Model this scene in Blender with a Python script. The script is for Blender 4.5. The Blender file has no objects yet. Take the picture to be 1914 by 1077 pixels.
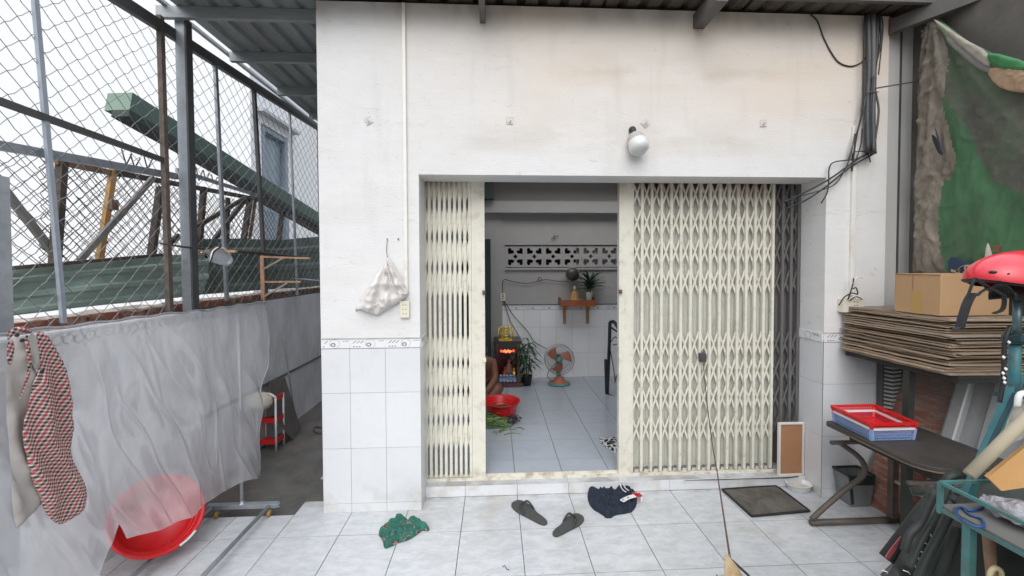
import bpy, bmesh, math, random
from mathutils import Vector, Matrix, noise
random.seed(7)
S = bpy.context.scene
COL = S.collection
V = Vector
# ------------------------------------------------------------------ camera (calibrated on the 0.4 m floor tiles)
FPX, CX, CY, YA, PI_, RO = 740.85, 960.4, 516.0, -.0479, .0238, -.0034
CAM = V((.6343, -3.0165, 1.7648))
def ray(x, y):
    a = (x-CX)/FPX; b = (y-CY)/FPX
    c, s = math.cos(RO), math.sin(RO); u = c*a+s*b; v = -s*a+c*b
    c, s = math.cos(PI_), math.sin(PI_); yy = c-s*v; z = -s-c*v
    c, s = math.cos(YA), math.sin(YA)
    return V((c*u-s*yy, s*u+c*yy, z))
def U(x, y, ax, v):
    """point of the place seen at photograph pixel (x, y) on the real plane ax = v"""
    i = 'xyz'.index(ax); r = ray(x, y); return CAM + r*((v-CAM[i])/r[i])
cd = bpy.data.cameras.new('camera'); cam = bpy.data.objects.new('camera', cd); COL.objects.link(cam)
fw = ray(CX, CY).normalized(); rt = (ray(CX+FPX, CY)-ray(CX, CY)).normalized(); up = rt.cross(fw)
cam.matrix_world = Matrix(((rt.x, up.x, -fw.x, CAM.x), (rt.y, up.y, -fw.y, CAM.y), (rt.z, up.z, -fw.z, CAM.z), (0, 0, 0, 1)))
cd.sensor_width = 36; cd.lens = FPX/1914*36; cd.shift_x = (957-CX)/1914; cd.shift_y = (CY-538.5)/1914
cd.clip_start = .02; cd.clip_end = 900
S.camera = cam
# ------------------------------------------------------------------ light: bright overcast day, photograph exposed for the shade
W = bpy.data.worlds.new('World'); S.world = W; W.use_nodes = True
nt = W.node_tree; nt.nodes.clear(); N = nt.nodes.new; L = nt.links.new
sky = N('ShaderNodeTexSky'); sky.sky_type = 'NISHITA'; sky.sun_disc = False
SUN_EL, SUN_ROT = math.radians(38), math.radians(188)
sky.sun_elevation = SUN_EL; sky.sun_rotation = SUN_ROT; sky.dust_density = 4; sky.ozone_density = 1
hs = N('ShaderNodeHueSaturation'); hs.inputs['Saturation'].default_value = .22
tc = N('ShaderNodeTexCoord'); mp = N('ShaderNodeMapping'); mp.inputs['Scale'].default_value = (1, 1, 2.5)
nz = N('ShaderNodeTexNoise'); nz.inputs['Scale'].default_value = 2.6; nz.inputs['Detail'].default_value = 5
cr = N('ShaderNodeValToRGB'); cr.color_ramp.elements[0].position = .35; cr.color_ramp.elements[1].position = .65
cr.color_ramp.elements[0].color = (.66, .69, .75, 1); cr.color_ramp.elements[1].color = (1.0, 1.0, 1.0, 1)
mx = N('ShaderNodeMix'); mx.data_type = 'RGBA'; mx.blend_type = 'MULTIPLY'; mx.inputs['Factor'].default_value = 1
ov = N('ShaderNodeMix'); ov.data_type = 'RGBA'; ov.inputs['Factor'].default_value = .72; ov.inputs['B'].default_value = (5.0, 5.15, 5.4, 1)
bg = N('ShaderNodeBackground'); bg.inputs['Strength'].default_value = .15; wo = N('ShaderNodeOutputWorld')
L(sky.outputs[0], hs.inputs['Color']); L(hs.outputs[0], ov.inputs['A']); L(tc.outputs['Generated'], mp.inputs[0]); L(mp.outputs[0], nz.inputs['Vector'])
L(nz.outputs[0], cr.inputs[0]); sx_ = N('ShaderNodeSeparateXYZ'); L(tc.outputs['Generated'], sx_.inputs[0])   # overcast sky: zenith about three times the horizon
ma = N('ShaderNodeMapRange'); ma.inputs[1].default_value = 0; ma.inputs[2].default_value = 1; ma.inputs[3].default_value = .34; ma.inputs[4].default_value = 2.3; pw = N('ShaderNodeMath'); pw.operation = 'POWER'; pw.inputs[1].default_value = 1.6; pw.use_clamp = True; L(sx_.outputs[2], pw.inputs[0]); L(pw.outputs[0], ma.inputs[0])
gv = N('ShaderNodeVectorMath'); gv.operation = 'SCALE'; L(ov.outputs['Result'], gv.inputs[0]); L(ma.outputs[0], gv.inputs['Scale'])
L(gv.outputs[0], mx.inputs['A']); L(cr.outputs[0], mx.inputs['B']); L(mx.outputs['Result'], bg.inputs[0]); L(bg.outputs[0], wo.inputs[0])
sl = bpy.data.lights.new('sun', 'SUN'); sl.energy = .55; sl.angle = math.radians(60); sl.color = (1, .97, .93)
so = bpy.data.objects.new('sun', sl); COL.objects.link(so)
sd = V((math.sin(SUN_ROT)*math.cos(SUN_EL), math.cos(SUN_ROT)*math.cos(SUN_EL), math.sin(SUN_EL)))
so.rotation_euler = (sd).to_track_quat('Z', 'Y').to_euler()
S.view_settings.view_transform = 'Standard'; S.view_settings.look = 'None'; S.view_settings.gamma = 1; S.view_settings.exposure = .90
try: S.view_settings.use_curve_mapping = False
except Exception: pass
S.render.engine = 'CYCLES'; S.cycles.max_bounces = 12; S.cycles.diffuse_bounces = 8; S.cycles.transparent_max_bounces = 24
# ------------------------------------------------------------------ materials
def lin(c):
    return tuple((x/255/12.92 if x/255 <= .04045 else ((x/255+.055)/1.055)**2.4) for x in c)
def M(name, col, rough=.6, metal=0., var=.12, scale=6., bump=.0, bscale=None, dirt=None, damt=.5, dscale=2.5, dpos=.55, spec=.5, stretch=(1, 1, 1), world=False, randc=0., alpha=None, trans=0., emit=None, es=0., coat=0.):
    """procedural principled material: base tone with grain, optional dirt patches and bump. col is linear albedo"""
    m = bpy.data.materials.new(name); m.use_nodes = True; t = m.node_tree; n = t.nodes; l = t.links
    b = n['Principled BSDF']
    b.inputs['Roughness'].default_value = rough; b.inputs['Metallic'].default_value = metal
    b.inputs['Specular IOR Level'].default_value = spec; b.inputs['Coat Weight'].default_value = coat
    if world:
        g = n.new('ShaderNodeNewGeometry'); src = g.outputs['Position']
    else:
        g = n.new('ShaderNodeTexCoord'); src = g.outputs['Object']
    if randc:
        oi = n.new('ShaderNodeObjectInfo'); ad = n.new('ShaderNodeVectorMath'); ad.operation = 'ADD'
        cb = n.new('ShaderNodeCombineXYZ'); mu = n.new('ShaderNodeMath'); mu.operation = 'MULTIPLY'; mu.inputs[1].default_value = 37
        l.new(oi.outputs['Random'], mu.inputs[0]); l.new(mu.outputs[0], cb.inputs[0]); l.new(mu.outputs[0], cb.inputs[2]); l.new(src, ad.inputs[0]); l.new(cb.outputs[0], ad.inputs[1]); src = ad.outputs[0]
    mp = n.new('ShaderNodeMapping'); mp.inputs['Scale'].default_value = stretch; l.new(src, mp.inputs[0])
    nz = n.new('ShaderNodeTexNoise'); nz.inputs['Scale'].default_value = scale; nz.inputs['Detail'].default_value = 6; nz.inputs['Roughness'].default_value = .65; l.new(mp.outputs[0], nz.inputs['Vector'])
    mr = n.new('ShaderNodeMapRange'); mr.inputs['From Min'].default_value = .3; mr.inputs['From Max'].default_value = .7; mr.inputs['To Min'].default_value = 1-var; mr.inputs['To Max'].default_value = 1+var; l.new(nz.outputs[0], mr.inputs[0])
    sc = n.new('ShaderNodeVectorMath'); sc.operation = 'SCALE'; sc.inputs[0].default_value = col[:3]; l.new(mr.outputs[0], sc.inputs['Scale'])
    out = sc.outputs[0]
    if randc:
        m2 = n.new('ShaderNodeMapRange'); m2.inputs['To Min'].default_value = 1-randc; m2.inputs['To Max'].default_value = 1+randc; l.new(oi.outputs['Random'], m2.inputs[0])
        s2 = n.new('ShaderNodeVectorMath'); s2.operation = 'SCALE'; l.new(out, s2.inputs[0]); l.new(m2.outputs[0], s2.inputs['Scale']); out = s2.outputs[0]
    if dirt:
        n2 = n.new('ShaderNodeTexNoise'); n2.inputs['Scale'].default_value = dscale; n2.inputs['Detail'].default_value = 8; n2.inputs['Roughness'].default_value = .7; l.new(mp.outputs[0], n2.inputs['Vector'])
        r2 = n.new('ShaderNodeMapRange'); r2.inputs['From Min'].default_value = dpos-.06; r2.inputs['From Max'].default_value = dpos+.12; r2.inputs['To Max'].default_value = damt; l.new(n2.outputs[0], r2.inputs[0])
        mi = n.new('ShaderNodeMix'); mi.data_type = 'RGBA'; l.new(r2.outputs[0], mi.inputs['Factor']); l.new(out, mi.inputs['A']); mi.inputs['B'].default_value = (*dirt[:3], 1); out = mi.outputs['Result']
    l.new(out, b.inputs['Base Color'])
    m['_out'] = 1
    if bump:
        n3 = n.new('ShaderNodeTexNoise'); n3.inputs['Scale'].default_value = bscale or scale*3; n3.inputs['Detail'].default_value = 5; l.new(mp.outputs[0], n3.inputs['Vector'])
        bp = n.new('ShaderNodeBump'); bp.inputs['Strength'].default_value = bump; bp.inputs['Distance'].default_value = .01; l.new(n3.outputs[0], bp.inputs['Height']); l.new(bp.outputs[0], b.inputs['Normal'])
    if alpha is not None: b.inputs['Alpha'].default_value = alpha
    if trans: b.inputs['Transmission Weight'].default_value = trans
    if emit: b.inputs['Emission Color'].default_value = (*emit, 1); b.inputs['Emission Strength'].default_value = es
    return m
def base_link(m):
    """(node tree, principled, socket now feeding base colour)"""
    t = m.node_tree; b = t.nodes['Principled BSDF']; return t, b, b.inputs['Base Color'].links[0].from_socket
def overlay(m, color, maker):
    """mix `color` over the base with a mask socket made by maker(tree, position socket)"""
    t, b, s = base_link(m); g = t.nodes.new('ShaderNodeNewGeometry'); k = maker(t, g.outputs['Position'])
    mi = t.nodes.new('ShaderNodeMix'); mi.data_type = 'RGBA'; t.links.new(k, mi.inputs['Factor']); t.links.new(s, mi.inputs['A']); mi.inputs['B'].default_value = (*color, 1)
    t.links.new(mi.outputs['Result'], b.inputs['Base Color'])
def math_(t, op, a, b=None):
    n = t.nodes.new('ShaderNodeMath'); n.operation = op
    for i, v in enumerate((a, b)):
        if v is None: continue
        if isinstance(v, (int, float)): n.inputs[i].default_value = v
        else: t.links.new(v, n.inputs[i])
    return n.outputs[0]
def mrange(t, s, a, b, c=0, d=1):
    n = t.nodes.new('ShaderNodeMapRange'); t.links.new(s, n.inputs[0]); n.inputs[1].default_value = a; n.inputs[2].default_value = b; n.inputs[3].default_value = c; n.inputs[4].default_value = d
    return n.outputs[0]
def noise_(t, p, scale, sx=(1, 1, 1), det=6):
    mp = t.nodes.new('ShaderNodeMapping'); mp.inputs['Scale'].default_value = sx; t.links.new(p, mp.inputs[0])
    n = t.nodes.new('ShaderNodeTexNoise'); n.inputs['Scale'].default_value = scale; n.inputs['Detail'].default_value = det; t.links.new(mp.outputs[0], n.inputs['Vector']); return n.outputs[0]
def sep(t, p):
    s = t.nodes.new('ShaderNodeSeparateXYZ'); t.links.new(p, s.inputs[0]); return s.outputs

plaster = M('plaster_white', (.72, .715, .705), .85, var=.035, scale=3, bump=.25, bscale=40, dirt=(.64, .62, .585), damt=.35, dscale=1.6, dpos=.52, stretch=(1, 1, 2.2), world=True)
def stain_light_band(z0, z1, x0, x1, amt, sc):
    def f(t, p):
        x, y, z = sep(t, p)
        a = math_(t, 'MULTIPLY', mrange(t, z, z0, z0+(z1-z0)*.4), mrange(t, z, z1, z1-(z1-z0)*.5))
        bx = math_(t, 'MULTIPLY', mrange(t, x, x0, x0+.35), mrange(t, x, x1, x1-.5))
        nn = mrange(t, noise_(t, p, sc, (1, 1, 2.8), 10), .42, .62)
        return math_(t, 'MULTIPLY', math_(t, 'MULTIPLY', math_(t, 'MULTIPLY', a, bx), nn), amt)
    return f
overlay(plaster, (.40, .35, .24), stain_light_band(3.02, 3.34, 1.0, 3.2, .55, 2.5))
overlay(plaster, (.46, .43, .38), stain_light_band(2.55, 2.85, .2, 2.9, .40, 2.2))
overlay(plaster, (.70, .615, .52), stain_light_band(2.5, 4.4, -.2, 4.6, .9, .8))      # dust under the roof, with the warmer light up there mixed into the colour
def hairline(t, p):
    w = t.nodes.new('ShaderNodeTexVoronoi'); w.feature = 'DISTANCE_TO_EDGE'; w.inputs['Scale'].default_value = 1.3
    mp = t.nodes.new('ShaderNodeMapping'); mp.inputs['Scale'].default_value = (.35, 1, 3); t.links.new(p, mp.inputs[0])
    nn = t.nodes.new('ShaderNodeTexNoise'); nn.inputs['Scale'].default_value = 6; t.links.new(mp.outputs[0], nn.inputs['Vector'])
    ad = t.nodes.new('ShaderNodeVectorMath'); ad.operation = 'MULTIPLY_ADD'; t.links.new(nn.outputs['Color'], ad.inputs[0]); ad.inputs[1].default_value = (.5, .5, .5); t.links.new(mp.outputs[0], ad.inputs[2]); t.links.new(ad.outputs[0], w.inputs['Vector'])
    return math_(t, 'MULTIPLY', mrange(t, w.outputs['Distance'], .012, .0), mrange(t, noise_(t, p, 1.7), .5, .62, 0, .35))
overlay(plaster, (.42, .40, .37), hairline)
overlay(plaster, (.70, .60, .50), lambda t, p: math_(t, 'MULTIPLY', math_(t, 'MULTIPLY', mrange(t, sep(t, p)[2], 2.5, 3.3), mrange(t, sep(t, p)[0], -.3, .9)), .55))  # smooth beige rise: dust plus the warm upper light put into the colour
overlay(plaster, (.46, .44, .41), lambda t, p: math_(t, 'MULTIPLY', mrange(t, noise_(t, p, 13, (1, 1, 2.2), 10), .64, .74), .45))
overlay(plaster, (.50, .47, .43), lambda t, p: math_(t, 'MULTIPLY', mrange(t, noise_(t, p, 3.2, (2.4, 1, .35), 9), .60, .76), .22))
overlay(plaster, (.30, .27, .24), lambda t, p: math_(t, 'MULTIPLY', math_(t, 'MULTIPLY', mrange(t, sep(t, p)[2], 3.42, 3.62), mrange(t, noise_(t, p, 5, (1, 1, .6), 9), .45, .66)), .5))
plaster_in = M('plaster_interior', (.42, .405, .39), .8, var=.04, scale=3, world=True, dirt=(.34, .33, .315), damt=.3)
cement = M('cement_grey', (.66, .665, .685), .9, var=.14, scale=2.5, bump=.5, bscale=30, dirt=(.36, .36, .37), damt=.55, dscale=1.7, dpos=.5, world=True, stretch=(1, 1, .45))
cement_r = M('cement_column', (.44, .435, .415), .85, var=.08, scale=2.2, bump=.3, bscale=30, dirt=(.30, .295, .28), damt=.5, dscale=1.5, world=True, stretch=(1, 1, .25))
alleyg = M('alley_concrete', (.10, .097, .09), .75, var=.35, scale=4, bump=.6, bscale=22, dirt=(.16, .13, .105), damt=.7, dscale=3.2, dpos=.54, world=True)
earth = M('earth', (.12, .11, .09), .95, var=.3, scale=1, world=True)
ftile = M('floor_tile_glaze', (.55, .56, .57), .25, var=.07, scale=11, bump=.03, bscale=6, dirt=(.41, .43, .445), damt=.6, dscale=9, dpos=.5, world=True, randc=.02, stretch=(1, 2.2, 1))
overlay(ftile, (.36, .335, .28), lambda t, p: math_(t, 'MULTIPLY', mrange(t, noise_(t, p, 2.3, (1, 1, 1), 9), .54, .72), .5))
overlay(ftile, (.25, .23, .20), lambda t, p: math_(t, 'MULTIPLY', mrange(t, noise_(t, p, 48, (1, 1, 1), 3), .70, .76), .5))
overlay(ftile, (.30, .31, .32), lambda t, p: math_(t, 'MULTIPLY', mrange(t, noise_(t, p, 26, (1, 2.6, 1), 4), .60, .70), .28))
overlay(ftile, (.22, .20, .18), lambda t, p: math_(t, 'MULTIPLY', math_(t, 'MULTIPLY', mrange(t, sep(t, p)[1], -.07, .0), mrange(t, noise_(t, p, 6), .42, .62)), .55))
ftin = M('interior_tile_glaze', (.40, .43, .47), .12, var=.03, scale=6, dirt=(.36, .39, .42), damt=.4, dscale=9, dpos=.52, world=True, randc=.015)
grout = M('grout', (.11, .105, .10), .9, var=.2, scale=20, world=True)
wtin = M('room_tile_glaze', (.84, .84, .85), .25, var=.02, scale=9, world=True, randc=.03)
wtile = M('wall_tile_glaze', (.68, .69, .70), .18, var=.02, scale=9, dirt=(.60, .60, .61), damt=.35, dscale=7, dpos=.6, world=True, randc=.02)
overlay(wtile, (.45, .41, .34), lambda t, p: math_(t, 'MULTIPLY', math_(t, 'MULTIPLY', mrange(t, sep(t, p)[2], .32, .0), mrange(t, noise_(t, p, 7), .48, .66)), .5))
btile = M('border_tile_glaze', (.76, .76, .77), .3, var=.04, scale=12, world=True)
print_d = M('border_print', (.16, .15, .14), .5, var=.2); print_g = M('border_print_grey', (.42, .42, .41), .5, var=.2)
cream = M('cream_paint', (.70, .68, .58), .45, var=.05, scale=9, dirt=(.42, .36, .25), damt=.6, dscale=11, dpos=.58, world=True, bump=.08, bscale=60)
overlay(cream, (.30, .20, .12), lambda t, p: math_(t, 'MULTIPLY', math_(t, 'MULTIPLY', mrange(t, sep(t, p)[2], .20, .09), mrange(t, noise_(t, p, 13, (1, 1, 1), 9), .50, .66)), .6))
overlay(cream, (.24, .14, .09), lambda t, p: math_(t, 'MULTIPLY', math_(t, 'MULTIPLY', mrange(t, sep(t, p)[2], 2.25, 2.45), mrange(t, noise_(t, p, 6), .35, .6)), .8))
leafp = M('gate_sheet_paint', (.56, .56, .50), .55, var=.08, scale=7, dirt=(.22, .17, .12), damt=.6, dscale=5, dpos=.62, world=True, stretch=(3, 1, .6))
overlay(leafp, (.13, .08, .06), lambda t, p: math_(t, 'MULTIPLY', mrange(t, sep(t, p)[2], 2.2, 2.42), mrange(t, noise_(t, p, 4), .3, .55)))
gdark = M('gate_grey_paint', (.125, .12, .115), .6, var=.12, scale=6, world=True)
steel = M('galvanised_steel', (.36, .39, .42), .42, metal=.55, var=.15, scale=14, dirt=(.2, .17, .15), damt=.5, dpos=.62, dscale=6, world=True)
steelb = M('blue_grey_steel', (.42, .46, .52), .45, metal=.4, var=.12, scale=10, world=True)
steeld = M('dark_painted_steel', (.085, .09, .095), .5, metal=.3, var=.2, scale=9, dirt=(.14, .10, .08), damt=.4, world=True)
purl = M('purlin_zinc', (.36, .39, .40), .5, metal=.5, var=.15, scale=7, world=True, stretch=(1, 4, 4))
rafterm = M('rafter_paint', (.11, .105, .095), .6, var=.2, scale=6, world=True)
wire = M('wire_zinc', (.24, .25, .27), .6, metal=.0, var=.2, scale=5, world=True)
rustw = M('rusty_wire', (.075, .055, .045), .7, metal=.2, var=.3, scale=9, world=True)
rust = M('rusty_iron', (.17, .10, .065), .85, var=.35, scale=12, dirt=(.33, .28, .22), damt=.6, dpos=.55, dscale=9, world=True, bump=.4)
rustd = M('dark_rusty_iron', (.075, .06, .05), .8, var=.35, scale=12, dirt=(.2, .16, .12), damt=.5, dpos=.58, dscale=8, world=True, bump=.3)
rustp = M('peach_primer', (.52, .30, .20), .75, var=.2, scale=12, dirt=(.16, .08, .05), damt=.8, dpos=.58, dscale=18, world=True)
yel = M('yellow_orange_paint', (.44, .30, .11), .7, var=.25, scale=9, dirt=(.50, .22, .08), damt=.9, dpos=.5, dscale=5, world=True)
grn = M('green_sheet_paint', (.27, .36, .31), .6, var=.14, scale=4, dirt=(.36, .41, .37), damt=.5, dpos=.55, dscale=3, world=True)
grnd = M('dark_green_sheet_paint', (.09, .13, .105), .6, var=.2, scale=4, dirt=(.10, .11, .09), damt=.5, dscale=3, world=True)
grnb = M('green_beam_paint', (.075, .125, .10), .55, var=.12, scale=3, world=True); grnl = M('pale_green_paint', (.20, .29, .225), .6, var=.1)
brickm = M('brick_red', (.27, .10, .065), .9, var=.3, scale=14, bump=.6, dirt=(.44, .36, .28), damt=.6, dpos=.55, dscale=12, world=True, randc=.2)
brickd = M('brick_dark', (.17, .09, .06), .9, var=.35, scale=14, bump=.6, dirt=(.28, .22, .17), damt=.6, dpos=.52, dscale=12, world=True, randc=.25)
mortar = M('mortar', (.33, .30, .26), .95, var=.25, scale=14, bump=.5, world=True)
roofm = M('roof_zinc', (.36, .40, .40), .5, metal=.35, var=.15, scale=2.4, dirt=(.22, .21, .19), damt=.5, dpos=.5, dscale=1.3, world=True, stretch=(3, .6, 1))
roofb = M('roof_brown', (.125, .105, .085), .65, metal=.1, var=.2, scale=2.4, world=True, stretch=(3, .6, 1))
pvc = M('white_pvc', (.78, .76, .70), .4, var=.05, scale=6, dirt=(.45, .33, .18), damt=.6, dpos=.62, dscale=3, world=True)
plate = M('ivory_plastic', (.72, .68, .56), .35, var=.03); black = M('black_hole', (.015, .015, .015), .7, var=.1)
cable = M('black_cable', (.02, .02, .022), .5, var=.2); cableg = M('grey_cable', (.09, .09, .085), .6, var=.2)
whitep = M('white_plastic', (.78, .78, .76), .35, var=.03); whitet = M('white_thread', (.7, .7, .7), .8, var=.05)
def glassy(name, col, a, rough, trl=.5, bump=0., bs=20, ior=1.5):
    """milky film: partly see-through, partly diffusing and translucent"""
    m = bpy.data.materials.new(name); m.use_nodes = True; t = m.node_tree; n = t.nodes; l = t.links; n.remove(n['Principled BSDF']); o = n['Material Output']
    tr = n.new('ShaderNodeBsdfTransparent'); tr.inputs[0].default_value = (.97, .98, 1, 1)
    df = n.new('ShaderNodeBsdfDiffuse'); df.inputs[0].default_value = (*col, 1); tl = n.new('ShaderNodeBsdfTranslucent'); tl.inputs[0].default_value = (*col, 1)
    gl = n.new('ShaderNodeBsdfGlossy'); gl.inputs['Roughness'].default_value = rough
    m1 = n.new('ShaderNodeMixShader'); m1.inputs[0].default_value = trl; l.new(df.outputs[0], m1.inputs[1]); l.new(tl.outputs[0], m1.inputs[2])
    m2 = n.new('ShaderNodeMixShader'); l.new(m1.outputs[0], m2.inputs[2]); l.new(tr.outputs[0], m2.inputs[1])
    g = n.new('ShaderNodeTexCoord'); nz = n.new('ShaderNodeTexNoise'); nz.inputs['Scale'].default_value = 3.5; nz.inputs['Detail'].default_value = 6; mpp = n.new('ShaderNodeMapping'); mpp.inputs['Scale'].default_value = (1, 3.2, .8); l.new(g.outputs['Object'], mpp.inputs[0]); l.new(mpp.outputs[0], nz.inputs['Vector'])
    mr = n.new('ShaderNodeMapRange'); mr.inputs[1].default_value = .35; mr.inputs[2].default_value = .68; mr.inputs[3].default_value = a-.05; mr.inputs[4].default_value = a+.07; l.new(nz.outputs[0], mr.inputs[0]); l.new(mr.outputs[0], m2.inputs[0])
    fr = n.new('ShaderNodeFresnel'); fr.inputs[0].default_value = ior; m3 = n.new('ShaderNodeMixShader'); l.new(fr.outputs[0], m3.inputs[0]); l.new(m2.outputs[0], m3.inputs[1]); l.new(gl.outputs[0], m3.inputs[2]); l.new(m3.outputs[0], o.inputs[0])
    if bump:
        n3 = n.new('ShaderNodeTexNoise'); n3.inputs['Scale'].default_value = bs; n3.inputs['Detail'].default_value = 6; n3.inputs['Distortion'].default_value = 1.2; l.new(g.outputs['Object'], n3.inputs['Vector'])
        bp = n.new('ShaderNodeBump'); bp.inputs['Strength'].default_value = bump; bp.inputs['Distance'].default_value = .02; l.new(n3.outputs[0], bp.inputs['Height'])
        for q in (gl, df, tl, fr): l.new(bp.outputs[0], q.inputs['Normal'])
    return m
film = glassy('plastic_film', (.95, .95, .97), .47, .10, .55, .30, 7, 2.2)
clearp = glassy('clear_plastic', (.90, .95, 1.0), .66, .08, .85, .2, 20)
bagp = glassy('crinkled_bag', (.72, .70, .75), .60, .12, .4, 1.0, 30)
glass = M('window_glass', (.26, .33, .38), .08, var=.1, scale=2)
# ------------------------------------------------------------------ mesh helpers
class MB:
    def __init__(s): s.v = []; s.f = []; s.mi = []; s.sm = []
    def add(s, vs, fs, mi=0, smooth=False):
        o = len(s.v); s.v += [V(p) for p in vs]; s.f += [tuple(i+o for i in f) for f in fs]; s.mi += [mi]*len(fs); s.sm += [smooth]*len(fs); return s
    def box(s, x0, x1, y0, y1, z0, z1, mi=0):
        vs = [(x, y, z) for z in (z0, z1) for y in (y0, y1) for x in (x0, x1)]
        return s.add(vs, [(0, 2, 3, 1), (4, 5, 7, 6), (0, 1, 5, 4), (2, 6, 7, 3), (0, 4, 6, 2), (1, 3, 7, 5)], mi)
    def obox(s, c, ax, ay, az, mi=0):
        c = V(c); ax, ay, az = V(ax), V(ay), V(az)
        vs = [c+ax*x+ay*y+az*z for z in (-.5, .5) for y in (-.5, .5) for x in (-.5, .5)]
        return s.add(vs, [(0, 2, 3, 1), (4, 5, 7, 6), (0, 1, 5, 4), (2, 6, 7, 3), (0, 4, 6, 2), (1, 3, 7, 5)], mi)
    def bar(s, a, b, w, h, up=(0, 0, 1), mi=0):
        a, b = V(a), V(b); d = b-a; u = V(up)
        if abs(d.normalized().dot(u)) > .98: u = V((0, 1, 0))
        sx = d.cross(u).normalized(); sy = sx.cross(d).normalized()
        return s.obox((a+b)/2, d, sx*w, sy*h, mi)
    def tube(s, pts, r, n=6, mi=0, closed=False, cap=True, smooth=True):
        pts = [V(p) for p in pts]; m = len(pts); rs = r if isinstance(r, (list, tuple)) else [r]*m
        vs = []; prev = None
        for i, p in enumerate(pts):
            if closed: d = pts[(i+1) % m]-pts[i-1]
            else: d = pts[min(i+1, m-1)]-pts[max(i-1, 0)]
            d.normalize()
            if prev is None:
                u = V((0, 0, 1)) if abs(d.z) < .9 else V((1, 0, 0)); a = d.cross(u).normalized()
            else:
                a = (prev-d*prev.dot(d)).normalized()
            prev = a; b = d.cross(a)
            vs += [p+(a*math.cos(2*math.pi*k/n)+b*math.sin(2*math.pi*k/n))*rs[i] for k in range(n)]
        fs = []
        for i in range(m if closed else m-1):
            j = (i+1) % m
            for k in range(n): fs.append((i*n+k, i*n+(k+1) % n, j*n+(k+1) % n, j*n+k))
        if cap and not closed: fs += [tuple(range(n))[::-1], tuple((m-1)*n+k for k in range(n))]
        return s.add(vs, fs, mi, smooth)
    def lathe(s, prof, c=(0, 0, 0), ax=(0, 0, 1), n=24, mi=0, sx=1., sy=1., smooth=True, cap=False):
        ax = V(ax).normalized(); u = V((1, 0, 0)) if abs(ax.x) < .9 else V((0, 1, 0)); a = (u-ax*u.dot(ax)).normalized(); b = ax.cross(a); c = V(c)
        vs = [c+ax*z+(a*math.cos(2*math.pi*k/n)*sx+b*math.sin(2*math.pi*k/n)*sy)*r for r, z in prof for k in range(n)]
        fs = [(i*n+k, i*n+(k+1) % n, (i+1)*n+(k+1) % n, (i+1)*n+k) for i in range(len(prof)-1) for k in range(n)]
        if cap: fs += [tuple(range(n))[::-1], tuple((len(prof)-1)*n+k for k in range(n))]
        return s.add(vs, fs, mi, smooth)
    def grid(s, fn, nu, nv, mi=0, smooth=True, th=None):
        vs = [V(fn(i/nu, j/nv)) for j in range(nv+1) for i in range(nu+1)]
        fs = [(j*(nu+1)+i, j*(nu+1)+i+1, (j+1)*(nu+1)+i+1, (j+1)*(nu+1)+i) for j in range(nv) for i in range(nu)]
        if th:
            th = V(th); o = len(vs); vs += [p+th for p in vs]; fs += [tuple(q+o for q in f[::-1]) for f in fs]
            e = [i for i in range(nu+1)]+[j*(nu+1)+nu for j in range(1, nv+1)]+[nv*(nu+1)+i for i in range(nu-1, -1, -1)]+[j*(nu+1) for j in range(nv-1, 0, -1)]
            fs += [(e[k], e[k]+o, e[(k+1) % len(e)]+o, e[(k+1) % len(e)]) for k in range(len(e))]
        return s.add(vs, fs, mi, smooth)
    def prism(s, poly, off, mi=0):
        n = len(poly); off = V(off); a = [V(p) for p in poly]
        return s.add(a+[p+off for p in a], [tuple(range(n))[::-1], tuple(range(n, 2*n))]+[(i, (i+1) % n, n+(i+1) % n, n+i) for i in range(n)], mi)
    def mesh(s, name, mats, org):
        me = bpy.data.meshes.new(name); me.from_pydata([tuple(p-org) for p in s.v], [], s.f)
        for m in (mats if isinstance(mats, (list, tuple)) else [mats]): me.materials.append(m)
        me.polygons.foreach_set('material_index', s.mi); me.polygons.foreach_set('use_smooth', s.sm); me.update()
        if s.fix:
            b = bmesh.new(); b.from_mesh(me); bmesh.ops.recalc_face_normals(b, faces=b.faces); b.to_mesh(me); b.free()
        return me
    fix = True
    def build(s, name, mats, parent=None, label=None, cat=None, group=None, kind=None, org=None, bevel=0):
        if parent is not None: org = V(WL[parent.name])
        elif org is None:
            xs = [p.x for p in s.v]; ys = [p.y for p in s.v]; zs = [p.z for p in s.v]
            org = V(((min(xs)+max(xs))/2, (min(ys)+max(ys))/2, min(zs)))
        org = V(org); me = s.mesh(name, mats, org); o = bpy.data.objects.new(name, me); COL.objects.link(o)
        if parent is not None: o.parent = parent
        else: o.location = org
        WL[o.name] = tuple(org)
        tag(o, label, cat, group, kind)
        if bevel:
            b = o.modifiers.new('edge', 'BEVEL'); b.width = bevel; b.segments = 2; b.limit_method = 'ANGLE'
        return o
WL = {}
def tag(o, label=None, cat=None, group=None, kind=None):
    for k, v in (('label', label), ('category', cat), ('group', group), ('kind', kind)):
        if v: o[k] = v
    return o
def thing(name, label, cat, loc, group=None):
    o = bpy.data.objects.new(name, None); o.empty_display_size = .1; COL.objects.link(o); o.location = loc; WL[o.name] = tuple(loc)
    return tag(o, label, cat, group)
def inst(mesh_obj, delta, parent=None):
    """copy of a part, mesh data shared, shifted by delta"""
    c = mesh_obj.copy(); COL.objects.link(c); c.parent = mesh_obj.parent if parent is None else parent; c.location = V(mesh_obj.location)+V(delta); WL[c.name] = WL[mesh_obj.name]; return c
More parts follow.
